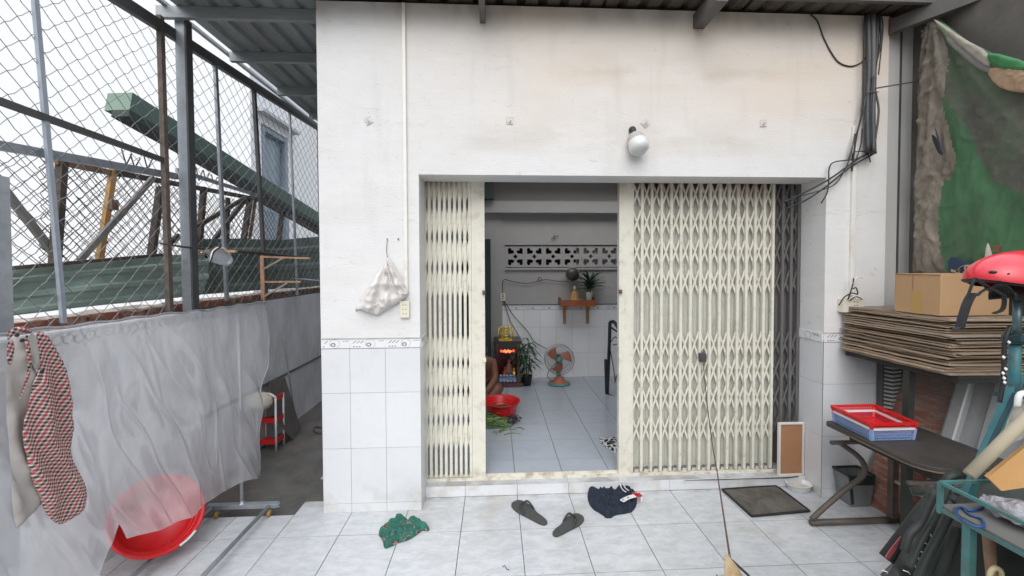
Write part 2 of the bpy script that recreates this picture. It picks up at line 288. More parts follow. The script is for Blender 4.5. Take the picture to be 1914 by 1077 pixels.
def text_mesh(txt, size, mat, origin, xdir, ydir, parent, name='lettering', depth=.0015):
    cu = bpy.data.curves.new('t', 'FONT'); cu.body = txt; cu.size = size; cu.extrude = depth; ob = bpy.data.objects.new('t', cu); COL.objects.link(ob)
    bpy.context.view_layer.update(); me = bpy.data.meshes.new_from_object(ob.evaluated_get(bpy.context.evaluated_depsgraph_get())); bpy.data.objects.remove(ob)
    x = V(xdir).normalized(); y = V(ydir).normalized(); z = x.cross(y); m = Matrix(((x.x, y.x, z.x, 0), (x.y, y.y, z.y, 0), (x.z, y.z, z.z, 0), (0, 0, 0, 1)))
    me.transform(m); me.transform(Matrix.Translation(V(origin)-V(WL[parent.name]))); me.materials.clear(); me.materials.append(mat)
    o = bpy.data.objects.new(name, me); COL.objects.link(o); o.parent = parent; WL[o.name] = WL[parent.name]; return o
def skin(name, pts, edges, rad, mat, parent=None, sub=2, **kw):
    me = bpy.data.meshes.new(name); me.from_pydata(pts, edges, []); o = bpy.data.objects.new(name, me); COL.objects.link(o)
    o.modifiers.new('s', 'SKIN'); 
    for i, r in enumerate(rad): me.skin_vertices[0].data[i].radius = (r, r) if not isinstance(r, tuple) else r
    me.skin_vertices[0].data[0].use_root = True
    q = o.modifiers.new('u', 'SUBSURF'); q.levels = sub; q.render_levels = sub
    bpy.context.view_layer.update(); m2 = bpy.data.meshes.new_from_object(o.evaluated_get(bpy.context.evaluated_depsgraph_get()))
    bpy.data.objects.remove(o); mb = MB(); mb.add([v.co.copy() for v in m2.vertices], [tuple(p.vertices) for p in m2.polygons], 0, True)
    return mb.build(name, mat, parent, **kw)
def inside(poly, x, y):
    r = False; n = len(poly)
    for i in range(n):
        x1, y1 = poly[i]; x2, y2 = poly[i-1]
        if (y1 > y) != (y2 > y) and x < (x2-x1)*(y-y1)/(y2-y1)+x1: r = not r
    return r
def edist(poly, x, y):
    d = 9.; n = len(poly)
    for i in range(n):
        x1, y1 = poly[i]; x2, y2 = poly[i-1]; dx, dy = x2-x1, y2-y1; q = dx*dx+dy*dy
        t = max(0, min(1, ((x-x1)*dx+(y-y1)*dy)/q)) if q else 0
        d = min(d, math.hypot(x-x1-t*dx, y-y1-t*dy))
    return d
def smooth_poly(poly, it=1):
    for _ in range(it):
        q = []
        for i in range(len(poly)):
            a, b = poly[i], poly[(i+1) % len(poly)]; q += [(a[0]*.75+b[0]*.25, a[1]*.75+b[1]*.25), (a[0]*.25+b[0]*.75, a[1]*.25+b[1]*.75)]
        poly = q
    return poly
def blob(mb, poly, res, h, wr, ws, basis, both=False, seed=0, edge=.03, mi=lambda x, y: 0, hfn=None):
    """cloth-like body from an outline: rounded edges, ridged wrinkles. basis(a, b, h) -> world point"""
    xs = [p[0] for p in poly]; ys = [p[1] for p in poly]; x0, y0 = min(xs), min(ys); nx = int((max(xs)-x0)/res)+2; ny = int((max(ys)-y0)/res)+2
    idx = {}; pts = []
    def vert(i, j):
        k = (i, j)
        if k in idx: return idx[k]
        x, y = x0+i*res, y0+j*res
        if not inside(poly, x, y):   # snap to the outline
            best = None
            for a in range(len(poly)):
                x1, y1 = poly[a]; x2, y2 = poly[a-1]; dx, dy = x2-x1, y2-y1; q = dx*dx+dy*dy or 1e-9; t = max(0, min(1, ((x-x1)*dx+(y-y1)*dy)/q)); px, py = x1+t*dx, y1+t*dy; d = (x-px)**2+(y-py)**2
                if best is None or d < best[0]: best = (d, px, py)
            x, y = best[1], best[2]; d = 0
        else: d = edist(poly, x, y)
        e = 1-(1-min(1, d/edge))**2; e = math.sqrt(max(0, e))
        nn = noise.noise(V((x*ws, y*ws, seed))); n2 = noise.noise(V((x*ws*2.3+5, y*ws*2.3, seed+3)))
        rdg = (1-abs(nn)*2.2)*.7+(1-abs(n2)*2.2)*.3
        hh = e*(h+wr*rdg)
        if hfn: hh *= hfn(x, y)
        idx[k] = len(pts); pts.append((x, y, hh)); return idx[k]
    fs = []; fm = []
    for j in range(ny):
        for i in range(nx):
            cx, cy = x0+(i+.5)*res, y0+(j+.5)*res
            ccs = ((x0+i*res, y0+j*res), (x0+(i+1)*res, y0+j*res), (x0+i*res, y0+(j+1)*res), (x0+(i+1)*res, y0+(j+1)*res))
            if any(inside(poly, *q) for q in ccs): fs.append((vert(i, j), vert(i+1, j), vert(i+1, j+1), vert(i, j+1))); fm.append(mi(cx, cy))
    for sgn in ((1, -1) if both else (1,)):
        vs = [basis(x, y, hh*sgn) for x, y, hh in pts]; o = len(mb.v); mb.v += [V(v) for v in vs]
        mb.f += [tuple(q+o for q in (f if sgn > 0 else f[::-1])) for f in fs]; mb.mi += fm; mb.sm += [True]*len(fs)
    return mb
def pxpoly(pts, ax, v, s=1., ox=0., oy=0.):
    return [U(ox+x/s, oy+y/s, ax, v) for x, y in pts]
def catmull(pts, n=6):
    pts = [V(p) for p in pts]; P = [pts[0]*2-pts[1]]+pts+[pts[-1]*2-pts[-2]]; out = []
    for i in range(1, len(P)-2):
        a, b, c, d = P[i-1:i+3]
        for k in range(n):
            t = k/n; out.append(.5*((2*b)+(c-a)*t+(2*a-5*b+4*c-d)*t*t+(3*b-a-3*c+d)*t**3))
    return out+[pts[-1]]
# ================================================================== THE SETTING
MB().box(-60, 60, -30, 90, -.5, -.12).build('ground', earth, kind='structure')
T = .4
pf = MB().box(-1.72, 4.6, -3.9, -.157, -.06, -.004).box(-.6, 4.6, -.157, 0, -.06, -.004).build('porch_floor', grout, kind='structure')
def tile_part(name, mat, parent, x0, x1, y0, y1, z0, z1, g=.0016, bevel=0):
    """one tile; axis with the smallest size is the thickness"""
    return MB().box(x0, x1, y0, y1, z0, z1).build(name, mat, parent)
g = .0024
proto = None
for r in range(0, 8):
    for k in range(-5, 12):
        x0, x1, y0, y1 = k*T, (k+1)*T, -(r+1)*T, -r*T
        if r == 0 and x1 <= -.6+1e-6: y1 = -.16
        if x0 < -1.71: x0 = -1.71
        if x1 < -1.7: continue
        dz = random.uniform(-.0006, .0006)
        if y1-y0 > .39 and x1-x0 > .39 and proto is not None:
            inst(proto, (x0-proto['x'], y0-proto['y'], dz))
        else:
            o = tile_part('floor_tile', ftile, pf, x0+g, x1-g, y0+g, y1-g, -.01, 0)
            if y1-y0 > .39 and x1-x0 > .39: proto = o; o['x'] = x0; o['y'] = y0
for o in list(COL.objects):
    for q in ('x', 'y'):
        if q in o: del o[q]
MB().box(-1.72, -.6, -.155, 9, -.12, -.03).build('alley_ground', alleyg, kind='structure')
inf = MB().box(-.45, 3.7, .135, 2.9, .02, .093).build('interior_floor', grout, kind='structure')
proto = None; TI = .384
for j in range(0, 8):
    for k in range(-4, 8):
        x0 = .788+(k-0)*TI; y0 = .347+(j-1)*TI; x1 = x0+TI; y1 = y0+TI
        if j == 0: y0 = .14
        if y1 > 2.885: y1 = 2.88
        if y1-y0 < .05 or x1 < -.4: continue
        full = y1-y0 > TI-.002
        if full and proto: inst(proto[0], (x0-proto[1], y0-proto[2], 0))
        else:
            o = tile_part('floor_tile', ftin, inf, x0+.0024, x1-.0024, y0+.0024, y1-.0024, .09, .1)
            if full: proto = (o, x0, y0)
# ------------------------------------------------------------------ the house
XL, XR, XW, XE = .097, 3.113, -.6, 3.584; YP, YI = -.153, .085; ZL, ZT = 2.422, 3.62
RY = -.36
house = thing('house', 'whitewashed one-storey house front with a wide gated doorway and tiled pillars', 'house', (0, 0, 0))
f = MB(); yf = YP+.008
f.box(XW+.0, XL-.006, yf, YI, -.02, 1.20).box(XW, XL, YP, YI, 1.20, ZT)
f.box(XR+.006, XE, yf, YI, -.02, 1.20).box(XR, XE, YP, YI, 1.20, ZT).box(XL, XR, YP, YI, ZL, ZT)
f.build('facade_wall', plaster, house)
MB().box(XW, XW+.1, YI, .9, -.03, ZT).box(XW, XW+.1, 2.85, 7.5, -.03, ZT).box(XW, XW+.1, .9, 2.85, 2.9, ZT).box(XW+.1, XL-.02, YI, .14, 0, ZT).box(XR+.02, XE, YI, .14, 0, ZT).build('side_wall', cement, house)  # gap facing the alley is an added, unseen opening that brightens the room
MB().box(XE, 3.86, -.128, .05, -.02, ZT).build('corner_column', cement_r, house)
MB().bar((3.70, -.131, 0), (3.70, -.131, ZT), .006, .02).build('column_seam', steeld, house)
# room behind the gate
MB().box(-.5, -.45, .14, .9, .0, 3.1).box(-.5, -.45, 2.85, 2.95, 0, 3.1).box(-.5, -.45, .9, 2.85, 2.9, 3.1).box(3.55, 3.6, .14, 2.95, 0, 3.1).build('room_wall', plaster_in, house)  # inner wall keeps the same added side opening clear
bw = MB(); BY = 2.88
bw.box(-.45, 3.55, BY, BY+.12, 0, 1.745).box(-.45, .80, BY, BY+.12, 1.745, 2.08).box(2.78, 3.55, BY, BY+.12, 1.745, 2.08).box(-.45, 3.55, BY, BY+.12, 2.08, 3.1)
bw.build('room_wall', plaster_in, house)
MB().box(-.5, .4, .14, 3.0, 3.1, 3.16).box(3.0, 3.6, .14, 3.0, 3.1, 3.16).box(.4, 3.0, .14, .8, 3.1, 3.16).box(.4, 3.0, 2.35, 3.0, 3.1, 3.16).build('ceiling', plaster_in, house)   # with an unseen opening added to light the room
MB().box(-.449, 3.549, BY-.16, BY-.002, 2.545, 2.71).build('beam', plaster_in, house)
MB().box(.44, .74, BY-.03, BY-.002, .1, 2.54).build('pilaster', plaster_in, house)
MB().box(.78, 2.80, BY-.028, BY-.001, 2.085, 2.10).box(.78, 2.80, BY-.034, BY-.001, 1.715, 1.738).build('vent_ledge', plaster_in, house)
MB().box(.78, 2.80, BY+.121, BY+.30, 1.7, 2.12).build('vent_shaft', black, house)
def heart(cx, cz, r, ang):
    pts = []
    for k in range(18):
        t = 2*math.pi*k/18; x = 16*math.sin(t)**3/17; y = (13*math.cos(t)-5*math.cos(2*t)-2*math.cos(3*t)-math.cos(4*t))/17
        pts.append((cx+r*(x*math.cos(ang)-y*math.sin(ang)), cz+r*(x*math.sin(ang)+y*math.cos(ang))))
    return pts
def block_mesh():
    cu = bpy.data.curves.new('b', 'CURVE'); cu.dimensions = '2D'; cu.fill_mode = 'BOTH'; cu.extrude = .035
    def sp(pts):
        q = cu.splines.new('POLY'); q.points.add(len(pts)-1); q.use_cyclic_u = True
        for i, p in enumerate(pts): q.points[i].co = (p[0], p[1], 0, 1)
    w = .1405; h = .157; sp([(-w, -h), (w, -h), (w, h), (-w, h)])
    for sx in (-1, 1):
        for sz in (-1, 1): sp(heart(sx*.073, sz*.078, .056, math.atan2(-sx*.9, sz*-1.0)+math.pi))
    sp([(0, .035), (.032, 0), (0, -.035), (-.032, 0)])
    o = bpy.data.objects.new('b', cu); COL.objects.link(o); bpy.context.view_layer.update()
    me = bpy.data.meshes.new_from_object(o.evaluated_get(bpy.context.evaluated_depsgraph_get())); bpy.data.objects.remove(o)
    me.transform(Matrix.Rotation(math.pi/2, 4, 'X')); me.materials.clear(); me.materials.append(plaster_in); return me
bm_ = block_mesh()
for k in range(7):
    o = bpy.data.objects.new('breeze_block', bm_); COL.objects.link(o); o.parent = house; o.location = (.80+.1415+k*.283, BY+.03, 1.7451+.1672); WL[o.name] = (0, 0, 0)
MB().box(1.86, 2.78, BY+.07, BY+.118, 1.746, 2.079).build('blocked_vent_backing', plaster_in, house)
# wall tiles: pillars, jambs, the room
PT = {}
def wt(x0, x1, z0, z1, y=YP, th=.008, mat=None):
    w = round(x1-x0, 3); h = round(z1-z0, 3); k = (w, h, y)
    if k in PT: inst(PT[k][0], (x0-PT[k][1], 0, z0-PT[k][2]))
    else: PT[k] = (MB().box(x0+.0011, x1-.0011, y, y+th-.0005, z0+.0011, z1-.0011).build('wall_tile', mat or wtile, house), x0, z0)
def wtx(x, y0, y1, z0, z1, sgn):
    MB().box(min(x, x+sgn*.006), max(x, x+sgn*.006), y0+.001, y1-.001, z0+.0011, z1-.0011).build('wall_tile', wtile, house)
rows = [(0.0, .065), (.065, .465), (.465, .865), (.865, 1.183)]
gm = MB().box(XW+.002, XL-.001, YP+.003, YP+.0078, 0, 1.25).box(XR+.001, XE-.002, YP+.003, YP+.0078, 0, 1.25); gm.build('grout_bed', grout, house)
for z0, z1 in rows:
    for x0, x1 in ((XW, -.401), (-.401, -.151), (-.151, XL)): wt(x0, x1, z0, z1)
    for x0, x1 in ((XR, 3.36), (3.36, XE)): wt(x0, x1, z0, z1)
    wtx(XL, YP+.008, YI, z0, z1, -1); wtx(XR, YP+.008, YI, z0, z1, 1)
def border(x0, x1, z0, y, ph=0., full=.25, parent=house):
    """patterned border tile: slashes, flower roundel, dots printed on it"""
    MB().box(x0+.001, x1-.001, y-.0015, y+.0075, z0, z0+.066).build('border_tile', btile, parent)
    m = MB(); yy = y-.0021; t = .0005
    def q(pts): 
        pts = [(x, yy, z) for x, z in pts if True]
        if min(p[0] for p in pts) > x0 and max(p[0] for p in pts) < x1: m.prism(pts, (0, t, 0))
    b = x0 if ph == 0 else x1-full
    for k in range(3): xx = b+.02+k*.026; q([(xx, z0+.036), (xx+.006, z0+.036), (xx+.03, z0+.054), (xx+.022, z0+.054)])
    for k in range(3): q([(b+.026+k*.02, z0+.010), (b+.036+k*.02, z0+.010), (b+.036+k*.02, z0+.017), (b+.026+k*.02, z0+.017)]); q([(b+.205+k*.014, z0+.050), (b+.212+k*.014, z0+.050), (b+.212+k*.014, z0+.055), (b+.205+k*.014, z0+.055)])
    if b+.18 < x1 and b+.1 > x0:
        rg = [V((b+.145+.035*math.cos(a*math.pi/10), yy, z0+.034+.031*math.sin(a*math.pi/10))) for a in range(-6, 13)]
        m.tube(rg, .0012, 3, 1)
        for a in range(7):
            an = a*.9; c = (b+.135+.014*math.cos(an), z0+.026+.011*math.sin(an)); q([(c[0]-.006, c[1]), (c[0], c[1]-.005), (c[0]+.007, c[1]+.002), (c[0], c[1]+.006)])
    m.add([(x0+.002, yy, z0+.001), (x1-.002, yy, z0+.001), (x1-.002, yy, z0+.0035), (x0+.002, yy, z0+.0035)], [(0, 1, 2, 3)], 1)
    m.build('border_print', [print_d, print_g], parent)
for x0, x1, ph in ((XW, -.401, 1), (-.401, -.151, 0), (-.151, XL-.001, 0), (XR+.001, 3.36, 0), (3.36, XE, 0)): border(x0, x1, 1.185, YP, ph)
MB().box(XW-.002, XL+.002, YP-.005, YP+.012, 1.252, 1.259).box(XR-.002, XE, YP-.005, YP+.012, 1.252, 1.259).build('border_shadow_joint', print_g, house)
MB().box(XL-.006, XL+.006, YP+.008, YI, 1.185, 1.256).build('border_tile', btile, house); MB().box(XR-.006, XR+.006, YP+.008, YI, 1.185, 1.256).build('border_tile', btile, house)
mm = MB()
for k in range(3):
    for xx in (XL+.0062, XR-.0062):
        s_ = 1 if xx < 1 else -1
        y = YP+.03+k*.022; mm.prism([(xx, y, 1.222), (xx, y+.008, 1.222), (xx, y+.03, 1.242), (xx, y+.022, 1.242)], (s_*.0006, 0, 0))
for xx in (XL+.0064, XR-.0064):
    mm.tube([V((xx, YP+.145+.028*math.cos(a*math.pi/8), 1.218+.028*math.sin(a*math.pi/8))) for a in range(16)], .0012, 3, closed=True)
mm.build('border_print', print_d, house)
# room tiles
xs = [.742]+[.817+.2455*k for k in range(0, 12)]
for i in range(len(xs)-1):
    for z0, z1 in ((.1, .466), (.466, .853), (.853, 1.115)):
        wt(xs[i], min(xs[i+1], 3.54), z0, z1, BY-.008, mat=wtin)
    border(xs[i], xs[i+1], 1.117, BY-.009, 1 if i == 0 else 0)
MB().box(.742, 3.54, BY-.002, BY-.0005, .1, 1.2).build('grout_bed', grout, house)
# threshold step
MB().box(XL, XR, .006, .14, .0, .074).build('step', grout, house)
for k in range(0, 8):
    x0 = max(XL, k*T); x1 = min(XR, (k+1)*T)
    if x1-x0 < .01: continue
    MB().box(x0+.0012, x1-.0012, 0, .006, .001, .0805).build('step_tile', wtile, house)
    MB().box(x0+.0012, x1-.0012, .007, .092, .074, .081).build('step_tile', ftile, house)
# ------------------------------------------------------------------ folding gates
GY = .11; ZG0, ZG1 = .105, 2.435
def gate(name, label, xs, post, clusters, sheets, nd=0):
    g_ = thing(name, label, 'gate', ((xs[0]+xs[-1])/2, GY, .08))
    # post: flat cheek with folded edges
    p = MB(); a, b = post; p.box(a, b, GY-.028, GY-.024, ZG0-.02, ZG1); p.box(a, a+.004, GY-.024, GY+.02, ZG0-.02, ZG1); p.box(b-.004, b, GY-.024, GY+.02, ZG0-.02, ZG1)
    p.box(a+.018, a+.021, GY-.030, GY-.028, ZG0-.02, ZG1); p.build('lock_post', cream, g_)
    bars = []
    for i, x in enumerate(xs):
        m = MB(); w = .0105; dk = i >= len(xs)-nd
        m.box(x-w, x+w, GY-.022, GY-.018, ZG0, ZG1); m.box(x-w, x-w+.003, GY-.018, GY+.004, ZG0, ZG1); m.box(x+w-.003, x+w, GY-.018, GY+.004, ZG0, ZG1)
        for z in (2.10, 1.33, .78): m.lathe([(.0, .004), (.004, .003), (.005, 0)], (x, GY-.022, z+random.uniform(-.004, .004)), (0, -1, 0), 6)
        m.build('upright_bar', gdark if dk else cream, g_)
        # bottom roller stub
    pr = {}
    for i in range(len(xs)-1):
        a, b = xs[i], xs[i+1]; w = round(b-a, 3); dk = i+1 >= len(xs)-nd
        for zc, hh in clusters:
            for s_ in (1, -1):
                k = (w, s_, dk, round(hh, 3))
                if k in pr: inst(pr[k][0], (a-pr[k][1], 0, zc-pr[k][2]))
                else:
                    y = GY-.010 if s_ > 0 else GY-.002
                    m = MB(); m.bar((a, y, zc-s_*hh), (b, y, zc+s_*hh), .0145 if w > .05 else .019, .004, (0, 1, 0)); pr[k] = (m.build('lattice_bar', gdark if dk else cream, g_), a, zc)
        if sheets:
            m = MB(); q = (b-a)
            n = 4; off = [0, .010, -.004, .012, 0]
            vs = []; 
            for z in (ZG0+.02, ZG1):
                for j in range(5): vs.append((a+q*j/4, GY+.022+off[j]+random.uniform(-.001, .001), z))
            m.add(vs, [(j, j+1, j+6, j+5) for j in range(4)]); m.add([V(v)+V((0, .001, 0)) for v in vs], [(j+5, j+6, j+1, j) for j in range(4)])
            m.build('sheet_leaf', gdark if dk else leafp, g_)
    return g_
px2x = lambda p, y=GY-.02, py=600: U(p, py, 'y', y).x
zc = lambda p: U(1190, p, 'y', GY-.01).z
HG = .1145
up_ = [zc(361.8), zc(414.7), zc(470), zc(527)]; lo_ = [zc(644.6), zc(695), zc(745.5), zc(802)]
CL = [(z, HG) for z in up_+lo_]
rx = [px2x(1140+p/3.59) for p in (150, 215, 280, 345, 410, 475, 540, 605, 670, 735, 795, 855, 912, 970, 1030, 1090, 1155, 1212, 1262)]
rx[-1] = 3.10
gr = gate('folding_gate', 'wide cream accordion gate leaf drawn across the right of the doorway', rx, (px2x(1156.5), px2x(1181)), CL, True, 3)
nL = 10
lx = [px2x(794.5)+(px2x(879)-px2x(794.5))*k/(nL-1) for k in range(nL)]
zl_ = [zc(355), zc(415), zc(472), zc(528), zc(648), zc(700), zc(752), zc(805)]
gl = gate('folding_gate', 'narrow bunched-up cream accordion gate leaf at the left jamb', lx, (px2x(882), px2x(906.5)), [(z, .118) for z in zl_], False)
# rail, stops, latch plates
rl = MB().box(XL, XR, GY-.035, GY-.03, .081, .104).box(XL, XR, GY+.012, GY+.016, .081, .108).box(XL, XR, GY-.03, GY+.012, .081, .089)
rl.build('gate_track', cream, gr)
MB().box(XL, XR, GY-.03, GY+.03, ZG1+.002, ZG1+.05).build('top_track', steeld, gl)
for gg, x in ((gl, px2x(905)), (gr, px2x(1158))):
    z = U(1158, 545, 'y', GY-.03).z
    m = MB().box(x-.012, x+.012, GY-.05, GY-.0285, z-.015, z+.015); m.lathe([(.0, .02), (.006, .018), (.006, 0)], (x, GY-.05, z), (0, -1, 0), 8); m.build('latch', rust, gg)
    z2 = U(1158, 668, 'y', GY-.03).z; MB().box(x-.01, x+.014, GY-.042, GY-.0285, z2-.02, z2+.012).build('latch_plate', plate, gg)
m = MB()
for i, x in enumerate(rx[:-2]):
    m.lathe([(.0, .006), (.013, .006), (.013, -.006), (0, -.006)], (x+.012, GY-.012, .118), (0, 1, 0), 8)
m.build('rollers', rust, gr)
# the strap knob the leash is tied to
kp = U(1313, 668, 'y', GY-.045)
kb = MB().obox(kp, (.05, 0, .004), (0, .03, 0), (-.004, 0, .07)); kb.tube([kp+V((.0, 0, .03)), kp+V((-.008, 0, .05)), kp+V((.0, .0, .062)), kp+V((.012, 0, .05)), kp+V((.01, 0, .03))], .004, 6)
kb.build('leash_knot', steeld, None, 'dark knotted strap tied to a bar of the wide gate, holding the leash', 'strap', bevel=.004)
# framed board leaning in the corner
fb = thing('framed_board', 'orange-brown board in a white wooden frame leaning against the gate corner', 'board', (3.0, .03, .081))
for nm, mt, bx in (('panel', M('orange_hardboard', (.40, .20, .10), .7, var=.06, scale=20), (2.908, 3.095, .022, .028, .091, .497)),
                   ('frame', M('white_wood', (.75, .72, .66), .6, var=.06), (2.897, 2.910, .012, .034, .081, .507)), ('frame', None, (3.094, 3.106, .012, .034, .081, .507)), ('frame', None, (2.910, 3.094, .012, .034, .495, .507)), ('frame', None, (2.910, 3.094, .012, .034, .081, .093))):
    if mt is not None: cm = mt
    MB().box(*bx).build(nm, cm, fb)
# ------------------------------------------------------------------ roof over porch and alley
roof = thing('porch_roof', 'corrugated metal roof on grey purlins over the porch and side alley', 'roof', (0, -.5, 3.6))
def corr(x0, x1, y0, y1, z, pitch=.155, h=.028, nb=None):
    m = MB(); xs_ = []; x = x0
    while x < x1:
        for dx, dz in ((0, 0), (.55, 0), (.66, 1), (.89, 1)): xs_.append((x+dx*pitch, dz*h))
        x += pitch
    xs_.append((x, 0)); n = len(xs_); vs = [(a, y, z+b) for y in (y0, y1) for a, b in xs_]+[(a, y, z+b+.0012) for y in (y0, y1) for a, b in xs_]
    return m.add(vs, [(i, i+1, n+i+1, n+i) for i in range(n-1)]+[(2*n+i, 3*n+i, 3*n+i+1, 2*n+i+1) for i in range(n-1)])
zr = 3.645
corr(-1.64, -.62, -.36, 2.7, zr).build('roof_sheet', roofm, roof)
MB().box(-1.735, -1.70, -.36, 2.7, zr-.002, zr+.02).build('edge_batten', purl, roof)
corr(-.61, .43, RY, .06, zr+.003).build('roof_sheet', roofb, roof)
for k in range(4): corr(.40+k*1.04, 1.44+k*1.04, RY, .06, zr+.003+.002*(k % 2)).build('roof_sheet', roofb, roof)
for q in ((-.55, .25, .1, 6), (3.05, 4.2, .1, 6), (.4, 2.9, .1, .7), (.4, 2.9, 2.45, 6)): corr(*q, zr+.06).build('roof_sheet', roofm, roof)  # sheets leave a gap above the added ceiling opening
for i, y in enumerate((-.02, .585, 1.265, 1.93, 2.6)):
    m = MB(); x0 = (-1.78, -1.66, -1.62, -1.60, -1.6, -1.6)[i]; 
    m.box(x0, XW, y-.0, y+.004, zr-.085, zr-.003).box(x0, XW, y+.004, y+.035, zr-.085, zr-.081).box(x0, XW, y+.004, y+.035, zr-.007, zr-.003); m.build('purlin', purl, roof)
MB().box(-.6, 4.2, .0, .02, 3.621, 3.76).build('wall_flashing', rafterm, roof)
for y in (-.36,): MB().box(-1.7, 4.3, y, y+.03, zr-.055, zr-.003).build('purlin', rafterm, roof)
for x, w in ((.557, .02), (2.123, .04)):
    MB().box(x-w, x+w, RY-.1, YP-.004, 3.49, 3.588).build('rafter', rafterm, roof)
MB().bar((3.60, -.16, 3.54), (4.02, -.9, 3.54), .05, .10).build('rafter', rafterm, roof)
MB().box(3.575, 3.615, -.175, -.155, 3.485, 3.60).build('rafter_bracket', rust, roof)
MB().box(3.87, 3.95, -3.4, .1, 3.4, 3.72).build('roof_sheet', rafterm, roof)
# ------------------------------------------------------------------ neighbour side wall on the right
sw = thing('boundary_wall', 'dark unplastered side wall behind the hanging tarpaulin on the right', 'wall', (3.8, -1.5, 0))
MB().box(3.80, 3.95, -3.4, -.13, -.02, 3.645).build('wall_panel', M('dark_cement', (.12, .11, .095), .95, var=.3, scale=3, world=True, bump=.5), sw)
# ------------------------------------------------------------------ alley wall with brick course and chain-link fence
aw = thing('alley_wall', 'grey stained cement wall topped with a rough brick course along the alley', 'wall', (-1.75, 1, 0))
MB().box(-1.86, -1.7, -1.6, 6, -.1, 1.425).build('cement_face', cement, aw)
MB().box(-1.70, -1.688, .2, 6, .565, .588).build('plaster_ledge', M('dark_ledge', (.13, .13, .135), .9, var=.2), aw)
MB().box(-1.87, -1.74, -1.6, 4.4, 1.425, 1.437).build('mortar_bed', mortar, aw)
capm = M('pale_mortar_cap', (.46, .42, .36), .95, var=.3, scale=12, bump=.7, dirt=(.25, .16, .12), damt=.7, dscale=7, world=True)
MB().grid(lambda u, v: V((-1.86+.11*v, -1.6+6*u, 1.503+.016*noise.noise(V((u*60, v*2, 0)))+(.0 if 0 < v < 1 else -.012))), 240, 4, smooth=False, th=(0, 0, -.014)).build('mortar_cap', capm, aw)
for row in range(1):
    y = -1.6+row*.11; zb = 1.437+row*.067
    while y < 4.2:
        ln = .2+random.uniform(-.012, .012); dxx = random.uniform(-.008, .010); z0 = zb+random.uniform(-.002, .002)
        if row == 1 and random.random() < .12: y += ln; continue
        MB().obox((-1.80+dxx, y+ln/2, z0+.0275), (.11, 0, 0), (0, ln-.012, random.uniform(-.004, .004)), (0, 0, .055)).build('brick', brickm if y < .95 else brickd, aw, bevel=.003)
        y += ln
MB().box(-1.86, -1.70, -1.6, 4.3, 1.4251, 1.436).build('capping', rustd, aw)
fence = thing('chain_link_fence', 'tall chain-link fence of grey posts and rails standing on the alley wall', 'fence', (-1.7, .5, 1.43))
def chain(mb, X, y0, y1, z0, z1, py, pz, r, amp=.004, keep=None, seed=0):
    nodes = {}
    def nd(i, k):
        y = y0+i*py/2; z = z0+k*pz/2; q = V((y*3, z*3, seed)); c = V((y*.9, z*.9, seed+9))
        return V((X+noise.noise(q)*.012+noise.noise(c)*.03, y+noise.noise(q+V((7, 0, 0)))*amp+noise.noise(c)*.012, z+noise.noise(q+V((0, 9, 0)))*amp))
    ni = int((y1-y0)/(py/2)); nk = int((z1-z0)/(pz/2))
    for i in range(ni):
        for k in range(nk):
            if (i+k) % 2: a, b = (i, k+1), (i+1, k)
            else: a, b = (i, k), (i+1, k+1)
            A, B = nd(*a), nd(*b)
            if keep and not keep((A+B)/2): continue
            d = (B-A); mid = (A+B)/2+V((.0, 0, -.10*abs(d.z)))
            off = V((.004 if (i+k) % 2 else -.004, .004*math.sin(i*2.3+k), -.006))
            mb.tube([A-d*.02, A.lerp(B, .5)+off+V((0, 0, -.004)), B+d*.02], r, 3, cap=False)
ch = MB(); ch.fix = False
chain(ch, -1.715, -1.45, 2.75, 1.44, 3.62,   .118, .116, .0022, keep=lambda p: p.z < 3.40+.075*(p.y+.4))
ch.build('wire_mesh', wire, fence, kind='stuff')
def post(p0, p1, w, h, mat, name='post', X=-1.7, par=fence):
    a, b = U(*p0, 'x', X), U(*p1, 'x', X); d = (b-a).normalized()
    return MB().bar(a, b, w, h, (0, 1, 0)).build(name, mat, par)
post((60, -60), (119, 604), .019, .022, steelb)
post((299, 30), (317, 582), .032, .034, M('brown_grey_post', (.13, .105, .09), .8, var=.3, scale=14, dirt=(.28, .20, .15), damt=.7, dscale=6, world=True, bump=.4))
bp = MB().bar((-1.66, .075, 1.43), (-1.655, .055, 3.60), .065, .055, (0, 1, 0)); bp.build('post', steel, fence)
MB().bar((-1.618, .075, 1.43), (-1.613, .055, 3.58), .012, .060, (0, 1, 0)).build('post_flange', steeld, fence)
post((402, 115), (424, 562), .022, .03, steel); post((474, 160), (497, 548), .028, .034, steeld); post((541, 205), (556, 552), .02, .024, steel)
post((594, 235), (600, 552), .02, .02, steeld)
a = U(180, -28, 'x', -1.7); b = U(600, 242, 'x', -1.7); MB().bar(a, b, .04, .075).build('top_rail', steeld, fence)
post((-60, 168), (312, 302), .026, .034, steeld, 'mid_rail')
post((-60, 262), (330, 330), .03, .045, steel, 'mid_rail', -1.745)
post((330, 318), (480, 365), .02, .03, steel, 'mid_rail', -1.745); post((480, 365), (600, 432), .015, .02, steeld, 'mid_rail', -1.745)
# galvanised slotted post close to the lens at the far left
sp_ = thing('slotted_post', 'galvanised steel post with rusty bolts at the far left edge', 'post', (-1.33, -1.345, 0))
pa, pb = U(24, 1077, 'y', -1.34), U(3, 328, 'y', -1.34)
m = MB().bar((pa.x-.035, -1.34, -.0), (pb.x-.035, -1.34, pb.z), .05, .07, (0, 1, 0)); m.build('upright', steel, sp_)
for yy in (695, 828, 985):
    p = U(5, yy, 'y', -1.375); MB().lathe([(0, .012), (.008, .011), (.013, .006), (.014, 0)], p+V((-.004, 0, 0)), (0, -1, 0), 10).build('bolt', rust, sp_)
